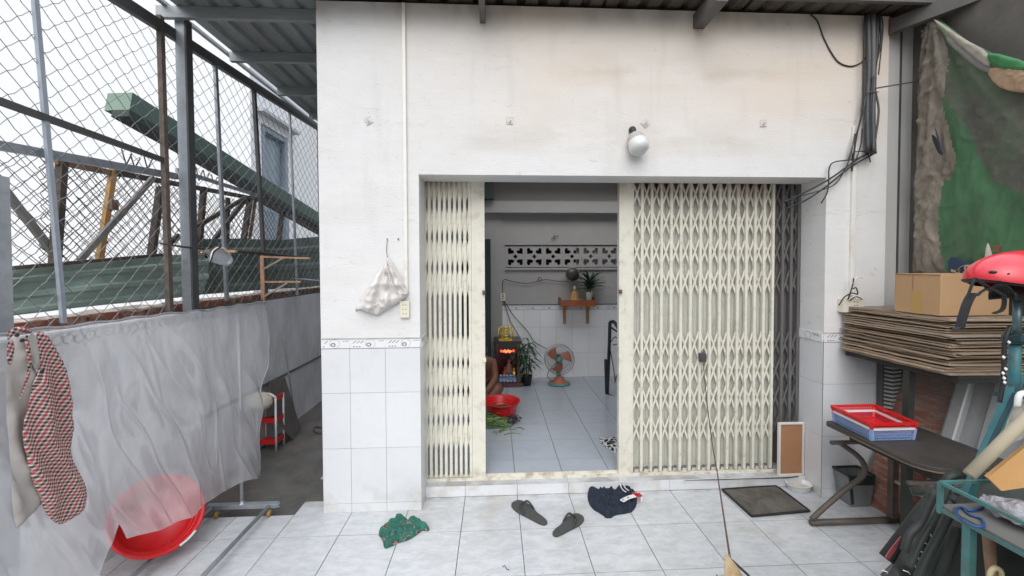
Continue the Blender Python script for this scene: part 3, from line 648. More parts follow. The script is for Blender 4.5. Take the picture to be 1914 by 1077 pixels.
# rusty brackets, rod and jug
br = thing('wall_bracket', 'rusty angle-iron bracket with two arms fixed to the fence above the brick course', 'bracket', (-1.7, 1.1, 1.43))
def b2(par, pts, y, w, mat, name, h=None):
    for a_, b_ in pts: MB().bar(U(*a_, 'y', y), U(*b_, 'y', y), w, h or w, (0, 1, 0)).build(name, mat, par)
b2(br, [((490, 478), (492, 568))], 1.1, .035, rustp, 'upright_iron', .02); b2(br, [((487, 480), (579, 483)), ((492, 527), (562, 527))], 1.1, .018, rustp, 'arm')
b2(br, [((493, 503), (530, 482)), ((493, 555), (537, 529))], 1.1, .015, M('pale_iron', (.42, .34, .26), .7, var=.2, scale=20), 'brace')
br2 = thing('wall_bracket', 'single peach-painted bracket arm beside the big grey fence post, under the jug', 'bracket', (-1.7, .25, 1.85))
b2(br2, [((352, 468), (442, 470))], .25, .018, rustp, 'arm', .03); b2(br2, [((353, 487), (373, 471))], .25, .015, rustp, 'brace')
MB().tube([U(x, y, 'x', -1.62) for x, y in ((300, 455), (345, 462), (430, 469), (500, 474), (574, 483))], [.006, .008, .014, .015, .014], 7).build('iron_rod', rustd, None, 'long dark rod resting on the fence brackets', 'rod')
MB().tube(catmull([U(x, y, 'x', -1.63) for x, y in ((575, 440), (578, 458), (574, 475), (560, 492), (550, 506), (546, 516))]), .004, 5).build('loose_cable', cableg, None, 'thin pale cable dangling down the fence beside the pillar', 'cable')
MB().tube([U(x, y, 'y', 1.3) for x, y in ((545, 521), (570, 522), (600, 525))], .006, 6).build('thin_pipe', steel, None, 'short thin grey pipe running to the pillar above the alley wall', 'pipe')
jg = thing('plastic_jug', 'clear plastic jug with a curved handle hanging from the rod on the fence', 'jug', U(412, 482, 'x', -1.56))
jc = U(398, 474, 'x', -1.56); jd = (U(428, 492, 'x', -1.56)-jc); jax = (jd+V((.03, 0, 0))).normalized()
MB().lathe([(.052, -.03), (.050, -.01), (.060, .0), (.062, .05), (.055, .085), (.058, .09), (.050, .13), (.045, .155), (.0, .16)], jc, jax, 20).build('jug_body', clearp, jg)
hp = catmull([U(393, 492, 'x', -1.50), U(398, 470, 'x', -1.50), U(412, 463, 'x', -1.5), U(426, 470, 'x', -1.5), U(430, 480, 'x', -1.5)]); MB().tube(hp, .007, 7).build('handle', whitep, jg)
MB().tube([U(392, 494, 'x', -1.49), U(400, 470, 'x', -1.49), U(412, 462, 'x', -1.49)], .006, 6).build('strap', cable, jg)
# ------------------------------------------------------------------ beyond the fence
def dent(i, s): return noise.noise(V((i*1.7, s*.8, 3)))*.03
def sheetwall(name, label, pts_top, pts_bot, X, mat, n=60, ribs=3, seed=0):
    tp = [U(*p, 'x', X) for p in pts_top]; bt = [U(*p, 'x', X) for p in pts_bot]
    def pick(L_, u):
        q = u*(len(L_)-1); i = min(int(q), len(L_)-2); return L_[i].lerp(L_[i+1], q-i)
    def fn(u, v):
        p = pick(tp, u).lerp(pick(bt, u), v); w = (v*ribs) % 1; r_ = .016*(1 if .62 < w < .88 else 0)
        return p+V((r_+noise.noise(V((p.y*2.2, v*2, seed)))*.035+noise.noise(V((p.y*9, v*5, seed)))*.006, 0, 0))
    return MB().grid(fn, n, ribs*8, smooth=False, th=(-.003, 0, 0)).build(name, mat, None, label, 'metal sheet')
sheetwall('green_metal_sheet', 'long pale green metal sheet lying along the brick course at the left', ((-60, 512), (120, 494), (300, 479), (398, 471)), ((-60, 600), (120, 578), (300, 560), (375, 552)), -1.96, grn, seed=1)
sheetwall('green_metal_sheet', 'darker dented green metal sheet behind the jug and brackets', ((378, 447), (450, 446), (520, 449), (610, 441)), ((366, 552), (440, 546), (520, 540), (610, 536)), -2.0, grnd, seed=5)
MB().bar(U(-20, 505, 'x', -1.9), U(318, 475, 'x', -1.9), .03, .02).build('capping_bar', rustd, None, 'dark rusty bar along the top of the pale green sheet', 'bar')
rf = thing('rusty_frame', 'rusty scaffold-like frame with chain-link infill standing beyond the fence', 'frame', (-2.3, .8, 1.5))
FX = -2.3
def fb_(p, q, w, mat, name, X=FX, t=.04): return MB().bar(U(*p, 'x', X), U(*q, 'x', X), t, w, (1, 0, 0)).build(name, mat, rf)
fb_((116, 300), (102, 500), .050, rustd, 'upright_iron'); fb_((212, 318), (186, 486), .030, yel, 'upright_iron')
fb_((105, 302), (222, 326), .025, rust, 'top_iron'); fb_((212, 322), (478, 372), .045, rustd, 'top_iron'); fb_((470, 366), (602, 440), .05, rustd, 'top_iron')
fb_((300, 350), (283, 478), .05, rustd, 'upright_iron'); fb_((381, 350), (372, 462), .045, rustd, 'upright_iron'); fb_((468, 368), (455, 452), .055, rustd, 'upright_iron'); fb_((478, 370), (466, 452), .018, rust, 'upright_iron')
fb_((528, 395), (520, 455), .05, rustd, 'upright_iron'); fb_((426, 370), (424, 448), .03, rustd, 'upright_iron')
fb_((287, 332), (148, 488), .022, M('brace_grey', (.20, .19, .18), .7, var=.3, scale=12, dirt=(.38, .28, .24), damt=.6, dscale=8), 'brace', FX+.06); fb_((458, 370), (358, 430), .025, rustd, 'brace', FX+.06); fb_((460, 372), (400, 448), .03, rustd, 'brace', FX+.05); fb_((0, 345), (96, 468), .032, M('old_grey_bar', (.22, .215, .20), .8, var=.2), 'brace', -2.35)
fb_((352, 430), (372, 460), .03, rustd, 'brace'); fb_((310, 462), (335, 440), .02, rustd, 'brace')
c = U(212, 383, 'x', FX+.03); MB().obox(c, (.03, 0, 0), (0, .055, 0), (0, 0, .075)).build('hinge_plate', rust, rf)
c = MB(); c.fix = False
chain(c, -2.36, -.25, 2.6, 1.75, 2.75,   .085, .085, .0030, seed=4, keep=lambda p: (p.z < 2.50+.01*p.y) and p.z < 2.62-.0*p.y)
chain(c, -2.55, -.9, 2.4, 1.6, 2.62,   .10, .10, .0030, seed=14, keep=lambda p: p.z < 2.62)
c.build('wire_mesh', rustw, rf, kind='stuff')
sk = MB()
for x, y, s_, k in ((236, 300, 10, 0), (252, 306, 9, 1), (276, 308, 10, 0), (355, 326, 9, 0), (372, 330, 11, 1), (385, 330, 9, 0), (400, 336, 8, 1)):
    p = U(x, y+8, 'x', -2.2); q = s_/1.9*.011
    sk.tube([p, p+V((0, -.02, q*1.0)), p+V((0, -.035, q*1.9))], .006, 4); sk.tube([p, p+V((0, .03, q*1.0)), p+V((0, .05, q*1.7))], .006, 4)
sk.build('barb_arms', rustd, rf)
p0 = U(222, 190, 'x', -2.6); dr = ray(988, 651).normalized(); sx = V((1, 0, 0)); sx = (sx-dr*sx.dot(dr)).normalized(); sz = sx.cross(dr).normalized()*1
if sz.z < 0: sz = -sz
gb = thing('green_beam', 'long dark green steel box beam slanting down beyond the fence', 'beam', p0)
W_, H_ = .112, .082
m = MB(); L_ = 6.
for a_, b_, c_, d_ in ((-W_, W_, H_-.006, H_), (-W_, W_, -H_, -H_+.006), (-W_, -W_+.006, -H_+.006, H_-.006), (W_-.006, W_, -H_+.006, H_-.006)):
    vs = [p0+sx*x+sz*z+dr*t for t in (0, L_) for z in (c_, d_) for x in (a_, b_)]
    m.add(vs, [(0, 1, 3, 2), (4, 6, 7, 5), (0, 4, 5, 1), (2, 3, 7, 6), (0, 2, 6, 4), (1, 5, 7, 3)])
m.build('beam_tube', grnb, gb)
MB().add([p0-dr*.002+sx*x+sz*z for x, z in ((-W_, -H_), (W_, -H_), (W_, H_), (-W_, H_))], [(0, 1, 2, 3)]).build('end_plate', grnl, gb)
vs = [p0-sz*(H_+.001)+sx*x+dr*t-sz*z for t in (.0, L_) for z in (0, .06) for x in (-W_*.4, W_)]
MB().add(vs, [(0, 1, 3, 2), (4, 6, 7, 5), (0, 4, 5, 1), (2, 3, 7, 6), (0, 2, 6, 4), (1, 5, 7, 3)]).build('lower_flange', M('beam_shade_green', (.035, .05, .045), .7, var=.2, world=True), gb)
nb = thing('neighbour_house', 'white neighbouring house wall with a tall blue-grey window beyond the fence', 'house', (-3.8, 7, -.1))
nbw = M('neighbour_white', (.84, .85, .86), .8, var=.02, world=True)
y0w, y1w = 4.50, 5.38
MB().box(-8, -3.6, 4.15, y0w-.03, -.1, 7).box(-8, -3.6, y1w+.03, 14, -.1, 7).box(-8, -3.6, y0w-.03, y1w+.03, 4.40, 7).box(-8, -3.6, y0w-.03, y1w+.03, -.1, 1.6).box(-8, -3.8, y0w-.03, y1w+.03, 1.6, 4.4).build('wall', nbw, nb)
MB().box(-3.6, -3.45, y0w-.2, y1w+.25, 4.55, 4.61).build('window_hood', M('hood_grey', (.5, .52, .55), .7), nb)
wf = M('blue_grey_frame', (.27, .32, .38), .5, var=.1); 
wn = MB()
for a_, b_, z0, z1 in ((y0w, y0w+.09, 1.6, 4.37), (y1w-.09, y1w, 1.6, 4.37), (y0w+.09, y1w-.09, 4.29, 4.37), (y0w+.09, y1w-.09, 3.12, 3.2), (y0w+.09, y1w-.09, 3.22, 3.28), (y0w+.09, y1w-.09, 3.3, 3.36), (y0w+.09, y1w-.09, 1.6, 1.7)): wn.box(-3.66, -3.60, a_, b_, z0, z1)
wn = wn.build('window_frame', wf, nb)
MB().box(-3.71, -3.70, y0w+.09, y1w-.09, 1.7, 3.12).build('pane', glass, wn); MB().box(-3.71, -3.70, y0w+.09, y1w-.09, 3.36, 4.29).build('pane', glass, wn)
# ================================================================== THINGS ON THE FACADE
for k, (x, y, lb, tilt) in enumerate(((689, 226, 'tilted small square hook plate high on the wall above the hanging bag', .5), (953, 226, 'small square hook plate on the wall above the open part of the doorway', 0), (1206, 231, 'tilted small square hook plate just right of the bulb lamp', .75), (1426, 231, 'small square hook plate right of the lamp, above the wide gate', .05))):
    p = U(x, y, 'y', YP); hk = thing('hook_plate', lb, 'hook plate', p, 'square hook plates in a row across the wall')
    c, s = math.cos(tilt), math.sin(tilt); h = .022
    for q, (w, d, mt, nm) in enumerate(((h, .004, plaster, 'plate'), (h*.42, .008, whitep, 'hook_base'))):
        MB().prism([p+V((x_*w*c-z_*w*s, -.0005-d*0, x_*w*s+z_*w*c)) for x_, z_ in ((-1, -1), (1, -1), (1, 1), (-1, 1))], (0, -d, 0)).build(nm, mt, hk)
    fr = MB()
    for w, yy in ((h+.001, .0008), (h*.46, .0085)):
        pts = [p+V((x_*w*c-z_*w*s, -yy-.0035 if w > .015 else -yy, x_*w*s+z_*w*c)) for x_, z_ in ((-1, -1), (1, -1), (1, 1), (-1, 1))]; fr.tube(pts, .0013, 4, closed=True)
    fr.tube([p+V((0, -.008, .004)), p+V((0, -.022, .002)), p+V((.004, -.022, -.01))], .003, 5)
    fr.build('rim', print_g, hk)
lp = thing('bulb_lamp', 'white bulb lamp in a black socket mounted on the wall above the gate', 'lamp', U(1190, 262, 'y', YP))
a = U(1182, 243, 'y', YP-.01); d = V((.12, -.46, -.86)).normalized(); b = a+d*.05
MB().lathe([(.0, -.012), (.024, -.012), (.026, .0), (.022, .03), (.022, .06)], a, d, 18).build('socket', cable, lp)
MB().lathe([(.022, .0), (.045, .008), (.060, .03), (.066, .07)], b, d, 28).build('lamp_base', M('lamp_base_grey', (.42, .39, .36), .4, var=.05), lp)
MB().lathe([(.066, .0), (.069, .004), (.069, .045), (.064, .070), (.045, .088), (.0, .094)], b+d*.0705, d, 28).build('diffuser', M('lamp_white', (.66, .67, .65), .25, var=.02), lp)
# conduit and outlet, left pillar
MB().bar((.005, YP-.011, 1.59), (.005, YP-.011, 3.61), .024, .022, (0, 1, 0)).build('wire_duct', pvc, None, 'long white wiring duct running down the wall to the left socket', 'duct', bevel=.003)
def outlet(p, w, h, lb, nx, nz_, tilt=0, th=.016):
    o = thing('wall_socket', lb, 'socket', p); MB().box(p.x-w/2, p.x+w/2, p.y-th, p.y-.0005, p.z-h/2, p.z+h/2).build('socket_plate', plate, o, bevel=.003)
    m = MB()
    for i in range(nz_):
        for s_ in (-1, 1): m.obox(p+V((s_*.010+nx, -th-.0003, (i-(nz_-1)/2)*h*.26)), (.006, 0, 0), (0, .0012, 0), (0, 0, .006))
    m.build('socket_holes', black, o); return o
outlet(U(757, 578, 'y', YP-.008), .066, .120, 'ivory triple socket plate under the hanging white bag', 0, 3)
# hanging bag
bagm = M('bag_fabric', (.66, .63, .60), .75, var=.08, scale=8, bump=.3, bscale=24, dirt=(.50, .45, .40), damt=.35, dscale=4)
bo = [(430, 240), (470, 270), (520, 350), (570, 430), (620, 500), (665, 580), (682, 640), (655, 680), (640, 705), (560, 760), (490, 800), (400, 845), (325, 908), (290, 895), (220, 868), (150, 838), (80, 832), (75, 822), (130, 735), (200, 625), (265, 515), (325, 420), (385, 335), (415, 280)]
bp_ = [U(650+x/5.987, 440+y/5.987, 'y', YP-.03) for x, y in bo]; b2d = [(p.x, p.z) for p in bp_]
bg_ = thing('hanging_bag', 'crumpled off-white cloth bag hanging from a nail on the left wall', 'bag', U(715, 585, 'y', YP-.03))
top = (b2d[0][0], b2d[0][1])
def foldfn(x, z):
    a = math.atan2(x-top[0], top[1]-z+.02); return .8+.35*math.sin(a*17+1.3)+.12*math.sin(a*41)
m = MB(); blob(m, smooth_poly(b2d), .0085, .030, .034, 8.5, lambda x, z, h: V((x, YP-.012-h*1.2, z)), False, 3, .05, hfn=foldfn)
blob(m, smooth_poly(b2d), .02, .004, .0, 8, lambda x, z, h: V((x, YP-.010+h*.5, z)), False, 3, .05); m.build('bag_body', bagm, bg_)
hem = [U(650+x/5.987, 440+y/5.987, 'y', YP-.055) for x, y in ((80, 826), (170, 812), (260, 790), (340, 768), (400, 740))]
MB().tube(catmull(hem), .004, 5).build('hem', bagm, bg_)
rimp = [U(650+x/5.987, 440+y/5.987, 'y', YP-.062) for x, y in ((440, 260), (500, 370), (560, 470), (600, 560), (640, 630), (665, 650), (560, 640), (510, 580), (470, 470), (440, 360), (432, 262))]
MB().tube(catmull(rimp), .0045, 5).build('rim', bagm, bg_)
MB().tube([U(724, 482, 'y', YP-.03), U(722, 466, 'y', YP-.012), U(724, 448, 'y', YP-.006)], .002, 5).build('string', rust, bg_)
MB().lathe([(0, .012), (.005, .01), (.003, 0)], U(724, 447, 'y', YP), (0, -1, 0), 8).build('nail', rust, None, 'rusty nail holding the white bag on the wall', 'nail')
MB().lathe([(0, .010), (.006, .008), (.004, 0)], U(745, 447, 'y', YP), (0, -1, 0), 8).build('nail', rust, None, 'small bare nail in the wall beside the white duct', 'nail')
MB().lathe([(0, .01), (.005, .008), (.003, 0)], U(667, 581, 'y', YP), (0, -1, 0), 8).build('nail', rust, None, 'nail at the lower left corner of the hanging bag', 'nail')
# right pillar: duct, junction socket with wires, black cable bundle
MB().bar(U(1591, 552, 'y', YP-.011), U(1597, 236, 'y', YP-.011), .028, .022, (0, 1, 0)).build('wire_duct', pvc, None, 'short white wiring duct below the black cable bundle on the right pillar', 'duct', bevel=.003)
jb = thing('wall_socket', 'ivory surface socket box beside the cardboard stack, loose wires above it', 'socket', U(1596, 573, 'y', YP))
p = U(1594, 572, 'y', YP-.05); MB().box(p.x-.075, p.x+.085, YP-.055, YP-.0005, p.z-.048, p.z+.055).build('socket_box', plate, jb, bevel=.004)
m = MB()
for i in range(3):
    for s_ in (0, 1): m.box(p.x+.005+s_*.02, p.x+.012+s_*.02, YP-.0562, YP-.0555, p.z-.025+i*.025, p.z-.017+i*.025)
m.build('socket_holes', black, jb)
for pts, mt, nm in ((((1585, 560), (1590, 545), (1594, 532), (1596, 520)), cable, 'wire'), (((1568, 571), (1578, 556), (1592, 548), (1603, 550), (1600, 538), (1594, 540)), cable, 'wire'), (((1594, 530), (1602, 518), (1612, 520)), whitep, 'wire'), (((1588, 562), (1600, 555), (1612, 560)), rustd, 'wire')):
    MB().tube(catmull([U(x, y, 'y', YP-.07) for x, y in pts]), .0045, 5).build(nm, mt, jb)
cb_ = thing('cable_bundle', 'thick bundle of black cables strapped down the wall at the right pillar', 'cables', U(1632, 288, 'y', -.2))
for k, (pts, r, mt) in enumerate(((((1622, 28), (1624, 120), (1621, 200), (1622, 286)), .016, steeld), (((1631, 28), (1632, 130), (1630, 210), (1632, 288)), .020, M('bundle_grey', (.10, .10, .10), .45, var=.2)), (((1640, 28), (1638, 100), (1628, 180), (1627, 284)), .012, cable), (((1644, 30), (1646, 80), (1634, 130), (1628, 170), (1634, 230), (1636, 280)), .007, cable), (((1617, 28), (1614, 120), (1612, 200), (1600, 260), (1592, 320)), .006, cable), (((1636, 170), (1642, 200), (1641, 225), (1636, 260)), .007, cableg), (((1619, 180), (1612, 210), (1604, 240), (1585, 300)), .005, cableg), (((1648, 30), (1650, 60), (1642, 140)), .004, cable))):
    MB().tube(catmull([U(x, y, 'y', -.195-.006*(k % 3)) for x, y in pts]), r, 7).build('cable', mt, cb_)
MB().bar(U(1620, 284, 'y', -.225), U(1638, 286, 'y', -.225), .01, .012).build('tie', cable, cb_); MB().bar(U(1619, 172, 'y', -.222), U(1642, 172, 'y', -.222), .006, .006).build('tie', rust, cb_)
lw = thing('loose_wires', 'tangle of black wires drooping from the cable bundle to the gate corner', 'wires', U(1560, 340, 'y', -.2))
for pts, r in ((((1636, 280), (1600, 300), (1550, 335), (1500, 362), (1466, 378)), .006), (((1632, 288), (1590, 312), (1545, 348), (1505, 375), (1470, 390)), .006), (((1628, 282), (1600, 297), (1560, 303), (1550, 315), (1549, 335), (1546, 360), (1535, 380)), .0045), (((1598, 250), (1590, 290), (1580, 315), (1560, 345), (1520, 360), (1490, 368)), .004), (((1592, 300), (1596, 285), (1618, 284), (1625, 296), (1627, 304)), .004), (((1612, 240), (1609, 270), (1600, 300)), .004)):
    MB().tube(catmull([U(x, y, 'y', -.19) for x, y in pts]), r, 6).build('wire', cable, lw)
MB().tube(catmull([U(x, y, 'y', YP-.006) for x, y in ((1515, 27), (1528, 40), (1540, 72), (1556, 102), (1570, 118), (1590, 124), (1608, 118), (1622, 105))]), .0045, 6).build('loose_cable', cable, None, 'single black cable looping down from the roof left of the bundle', 'cable')
MB().tube([U(1638, 165, 'y', -.23), U(1728, 150, 'y', -.26)], .005, 6).build('tie_rod', steeld, None, 'thin dark rod tying the cable bundle to the tarpaulin edge', 'rod')
# ================================================================== ON THE PORCH FLOOR
def floorcloth(name, px, mats, lb, h, wr, ws, seed, mi=lambda x, y: 0, cat='cloth', edge=.03, z=.0015, res=.009):
    w = [U(x, y, 'z', .012) for x, y in px]; p2 = [(q.x, q.y) for q in w]
    m = MB(); blob(m, smooth_poly(p2), res, h, wr, ws, lambda x, y, hh: V((x, y, z+hh)), False, seed, edge, mi)
    for i, v in enumerate(m.v): pass
    return m, p2
def patt(name, base, cols, scale, rough=.85):
    """cloth print: coloured flecks from cell noise"""
    m = M(name, base, rough, var=.15, scale=20, bump=.3, bscale=60); t, b, s = base_link(m)
    for i, (c, th) in enumerate(cols):
        g = t.nodes.new('ShaderNodeTexCoord'); mp = t.nodes.new('ShaderNodeMapping'); mp.inputs['Location'].default_value = (i*3.1, i*1.7, 0); t.links.new(g.outputs['Object'], mp.inputs[0])
        v = t.nodes.new('ShaderNodeTexNoise'); v.inputs['Scale'].default_value = scale*(1+.35*i); v.inputs['Detail'].default_value = 3; v.inputs['Distortion'].default_value = 1.5; t.links.new(mp.outputs[0], v.inputs['Vector'])
        k = mrange(t, v.outputs[0], th, th+.02); mi = t.nodes.new('ShaderNodeMix'); mi.data_type = 'RGBA'; t.links.new(k, mi.inputs['Factor']); t.links.new(s, mi.inputs['A']); mi.inputs['B'].default_value = (*c, 1); s = mi.outputs['Result']
    t.links.new(s, b.inputs['Base Color']); return m
gcl = patt('green_floral', (.02, .115, .085), (((.40, .16, .12), .60), ((.05, .03, .03), .62), ((.35, .33, .22), .68)), 26); gpl = M('green_cloth', (.022, .13, .095), .85, var=.2, scale=14)
m, p2 = floorcloth('c', [(600+x/5.467, 880+y/5.467) for x, y in ((575, 630), (640, 580), (690, 530), (730, 500), (780, 455), (860, 475), (885, 520), (930, 480), (1010, 500), (1040, 525), (1115, 590), (1090, 606), (1030, 595), (1000, 630), (900, 695), (790, 725), (700, 770), (645, 785), (630, 690))], None, '', .012, .034, 20, 5, lambda x, y: 1 if noise.noise(V((x*11, y*11, 2))) > .08 else 0, edge=.018, res=.006)
m.build('crumpled_cloth', [gcl, gpl], None, 'crumpled green cloth with red floral print lying before the left pillar', 'cloth')
navy = M('navy_cloth', (.012, .018, .034), .9, var=.25, scale=14, bump=.3, bscale=60); nwhite = M('white_stripe', (.7, .7, .7), .8, var=.05); nred = M('red_trim', (.50, .02, .025), .8, var=.1)
sh = [(680+x/3.418, 860+y/3.418) for x, y in ((1425, 228), (1440, 180), (1462, 160), (1500, 166), (1560, 178), (1590, 150), (1612, 122), (1645, 118), (1690, 150), (1715, 165), (1725, 205), (1745, 225), (1745, 280), (1720, 320), (1690, 332), (1600, 345), (1585, 362), (1545, 364), (1530, 345), (1450, 300))]
m, p2 = floorcloth('c', sh, None, '', .014, .042, 15, 9, edge=.022, res=.007)
ns = thing('crumpled_shirt', 'crumpled navy polo shirt with striped collar and red-white trim on the floor by the step', 'shirt', U(1150, 950, 'z', 0))
m.build('shirt_body', navy, ns)
def ribbon(pts, w, mat, name, par, z=.055, ax=(0, 0, 1)):
    q = catmull([U(680+x/3.418, 860+y/3.418, 'z', z) for x, y in pts], 5); m = MB()
    for i in range(len(q)-1): m.bar(q[i], q[i+1]+(q[i+1]-q[i])*.15, w, .004)
    return m.build(name, mat, par)
ribbon(((1632, 128), (1640, 165), (1655, 190), (1675, 205)), .007, nwhite, 'collar_stripe', ns, .075); ribbon(((1648, 124), (1658, 155), (1670, 178), (1692, 195)), .007, nwhite, 'collar_stripe', ns, .075)
ribbon(((1648, 262), (1690, 240), (1730, 228)), .034, nwhite, 'placket', ns, .066); ribbon(((1728, 222), (1745, 215), (1762, 235)), .05, nred, 'cuff', ns, .045); ribbon(((1772, 212), (1776, 235), (1774, 262)), .010, nwhite, 'cuff_stripe', ns, .045)
m = MB()
for x, y in ((1655, 255), (1688, 240)): c = U(680+x/3.418, 860+y/3.418, 'z', .070); m.lathe([(.005, 0), (.005, .003), (0, .0035)], c, (0, 0, 1), 8)
m.build('buttons', navy, ns)
slm = M('slipper_rubber', (.058, .060, .056), .8, var=.1, scale=30, bump=.15, bscale=120); strm = M('slipper_strap', (.030, .031, .03), .6, var=.1)
def slipper(toe, heel, side, lb):
    a = U(*toe, 'z', .02); b = U(*heel, 'z', .02); a.z = b.z = 0; ax = (b-a); Ln = ax.length; ax.normalize(); sx_ = V((-ax.y, ax.x, 0))*side
    t_ = thing('flip_flop', lb, 'flip-flop', (a+b)/2, 'pair of dark flip-flops')
    pts = []
    n = 36
    for k in range(n):
        an = 2*math.pi*k/n; u = .5-.5*math.cos(an); s_ = 1 if math.sin(an) >= 0 else -1
        w = Ln*(.165+.045*math.cos(u*math.pi)-.035*math.exp(-((u-.62)/.16)**2)*(1 if s_ > 0 else .3))*abs(math.sin(an))**.62
        pts.append(a+ax*(u*Ln)+sx_*(s_*w))
    m = MB(); m.prism([p+V((0, 0, .002)) for p in pts], (0, 0, .016)); m.build('sole', slm, t_, bevel=.003)
    tp = a+ax*(Ln*.20)+V((0, 0, .018)); L1 = a+ax*(Ln*.50)+sx_*(Ln*.135)+V((0, 0, .014)); L2 = a+ax*(Ln*.50)-sx_*(Ln*.15)+V((0, 0, .014))
    for q, nm in ((L1, 1), (L2, -1)):
        md = tp.lerp(q, .5)+V((0, 0, .035))+sx_*(nm*.014); MB().tube(catmull([tp, tp.lerp(md, .6)+V((0, 0, .012)), md, q.lerp(md, .4)+V((0, 0, .005)), q], 5), [.005]*6+[.007]*15, 6).build('strap', strm, t_)
slipper((961, 936), (1021, 977), 1, 'dark grey flip-flop lying farther left, toe towards the doorway'); slipper((1086, 961), (1035, 998), -1, 'dark grey flip-flop nearest the lens, right one of the pair')
matm = M('door_mat', (.085, .075, .062), .95, var=.3, scale=25, bump=.8, bscale=90, dirt=(.15, .135, .115), damt=.7, dpos=.48, dscale=5); 
mt_ = thing('door_mat', 'worn dark brown rubber door mat on the tiles before the wide gate', 'mat', U(1420, 935, 'z', 0))
q = [U(x, y, 'z', .006) for x, y in ((1350, 916), (1449, 909), (1459, 915), (1513, 956), (1405, 966))]
for v in q: v.z = .001
MB().prism(q, (0, 0, .010)).build('mat_body', matm, mt_)
e = [v+V((0, 0, .010)) for v in q]; m = MB()
for i in range(5): m.bar(e[i], e[(i+1) % 5], .014, .009)
m.build('mat_edge', M('mat_edge_black', (.02, .02, .019), .8, var=.2), mt_)
bw_ = thing('white_bowl', 'small white plastic dish on the floor at the foot of the right pillar', 'bowl', U(1494, 917, 'z', 0))
c = U(1493, 915, 'z', .0); c.z = .001
MB().lathe([(.0, .0), (.075, .0), (.082, .006), (.092, .045), (.099, .048), (.099, .052), (.088, .050), (.078, .012), (.0, .008)], c, (0, 0, 1), 28, sy=.72).build('bowl_body', whitep, bw_)
MB().lathe([(.0, .0), (.076, .0), (.080, .002)], c+V((0, 0, .02)), (0, 0, 1), 24, sy=.72).build('leftovers', M('food_residue', (.55, .50, .40), .7, var=.15, scale=30), bw_)
for x, y, lb in ((945, 1062, 'tiny black hair clip on the floor tiles at the lower middle'),):
    MB().tube([U(x-6, y-2, 'z', .003), U(x-2, y-5, 'z', .003), U(x+2, y+2, 'z', .003), U(x+7, y+3, 'z', .003)], .002, 4).build('hair_clip', cable, None, lb, 'clip')
MB().tube([U(1280, 898, 'z', .085), U(1330, 897, 'z', .085), U(1400, 895, 'z', .085), U(1470, 893, 'z', .085), U(1492, 891, 'z', .085)], [.002, .004, .003, .006, .004], 5).build('cord_on_step', rustd, None, 'thin brown cord lying along the edge of the step', 'cord')
# dog (mostly below the frame) and its leash
fur = M('dog_fur', (.50, .38, .22), .9, var=.25, scale=30, bump=.7, bscale=120, dirt=(.66, .56, .40), damt=.6, dscale=9)
dp = V((1.79, -1.40, 0))
dog = thing('dog', 'cream tan dog on a leash, only its pricked ear and nape at the bottom edge', 'dog', dp)
# facing -x, body trailing to +x / -y

hd = V((-.86, .5, 0)); sdv = V((.5, .86, 0))
def Dg(f, s, z): return tuple(dp+hd*f+sdv*s+V((0, 0, z)))
pts = [Dg(-.32, -.05, .27), Dg(-.12, -.05, .285), Dg(.0, -.05, .30), Dg(.07, -.05, .35), Dg(.13, -.05, .375), Dg(.20, -.05, .355), Dg(.255, -.05, .33),
       Dg(-.36, -.09, .20), Dg(-.33, -.10, .12), Dg(-.36, -.10, .03), Dg(-.34, -.10, .012), Dg(-.36, -.01, .20), Dg(-.33, .0, .12), Dg(-.36, .0, .03), Dg(-.34, .0, .012),
       Dg(-.01, -.10, .20), Dg(-.015, -.10, .10), Dg(0, -.10, .02), Dg(.02, -.10, .012), Dg(-.01, .0, .20), Dg(-.015, .0, .10), Dg(0, 0, .02), Dg(.02, 0, .012), Dg(-.42, -.05, .33), Dg(-.46, -.05, .42), Dg(-.42, -.05, .47)]
eds = [(0, 1), (1, 2), (2, 3), (3, 4), (4, 5), (5, 6), (0, 7), (7, 8), (8, 9), (9, 10), (0, 11), (11, 12), (12, 13), (13, 14), (2, 15), (15, 16), (16, 17), (17, 18), (2, 19), (19, 20), (20, 21), (21, 22), (0, 23), (23, 24), (24, 25)]
rad = [.075, .080, .085, .055, .058, .030, .020, .045, .026, .018, .018, .045, .026, .018, .018, .034, .022, .018, .020, .034, .022, .018, .020, .025, .022, .012]
skin('dog_body', pts, eds, rad, fur, dog)
def ear(s_, tip, base):
    m = MB(); b0 = V(Dg(*base)); tpv = V(Dg(*tip)); side = (sdv*.5+hd*.6).normalized()*.028; fr_ = (tpv-b0).cross(side).normalized()*.012
    m.grid(lambda u, v: b0+(tpv-b0)*v+side*((u-.5)*2*(1-v**1.5))*1.0+fr_*math.cos((u-.5)*3.1)*(1-v), 6, 8, th=fr_*.3); m.build('ear', fur, dog)
b0 = V(Dg(.115, .0, .375)); EARTIP = U(1356, 1033, 'y', b0.y-.01)
m = MB(); 
m.grid(lambda u, v: b0.lerp(EARTIP, v)+V((.046, .014, 0))*((u-.5)*2*(1-v**1.6))+V((0, -.02, 0))*math.cos((u-.5)*3.1)*(1-v), 8, 10, th=V((0, .004, 0))); m.build('ear', fur, dog)
b1 = V(Dg(.105, -.09, .36)); t1 = V(Dg(.10, -.12, .43)); m = MB(); m.grid(lambda u, v: b1.lerp(t1, v)+V((.03, .012, 0))*((u-.5)*2*(1-v**1.6)), 6, 6, th=V((0, .004, 0))); m.build('ear', fur, dog)
for s_ in (-.085, -.015): MB().lathe([(0, .006), (.006, .004), (.009, 0)], V(Dg(.185, s_, .375)), hd, 8).build('eye', black, dog)
MB().lathe([(0, .012), (.012, .006), (.014, 0)], V(Dg(.27, -.05, .335)), hd, 8).build('nose', black, dog)
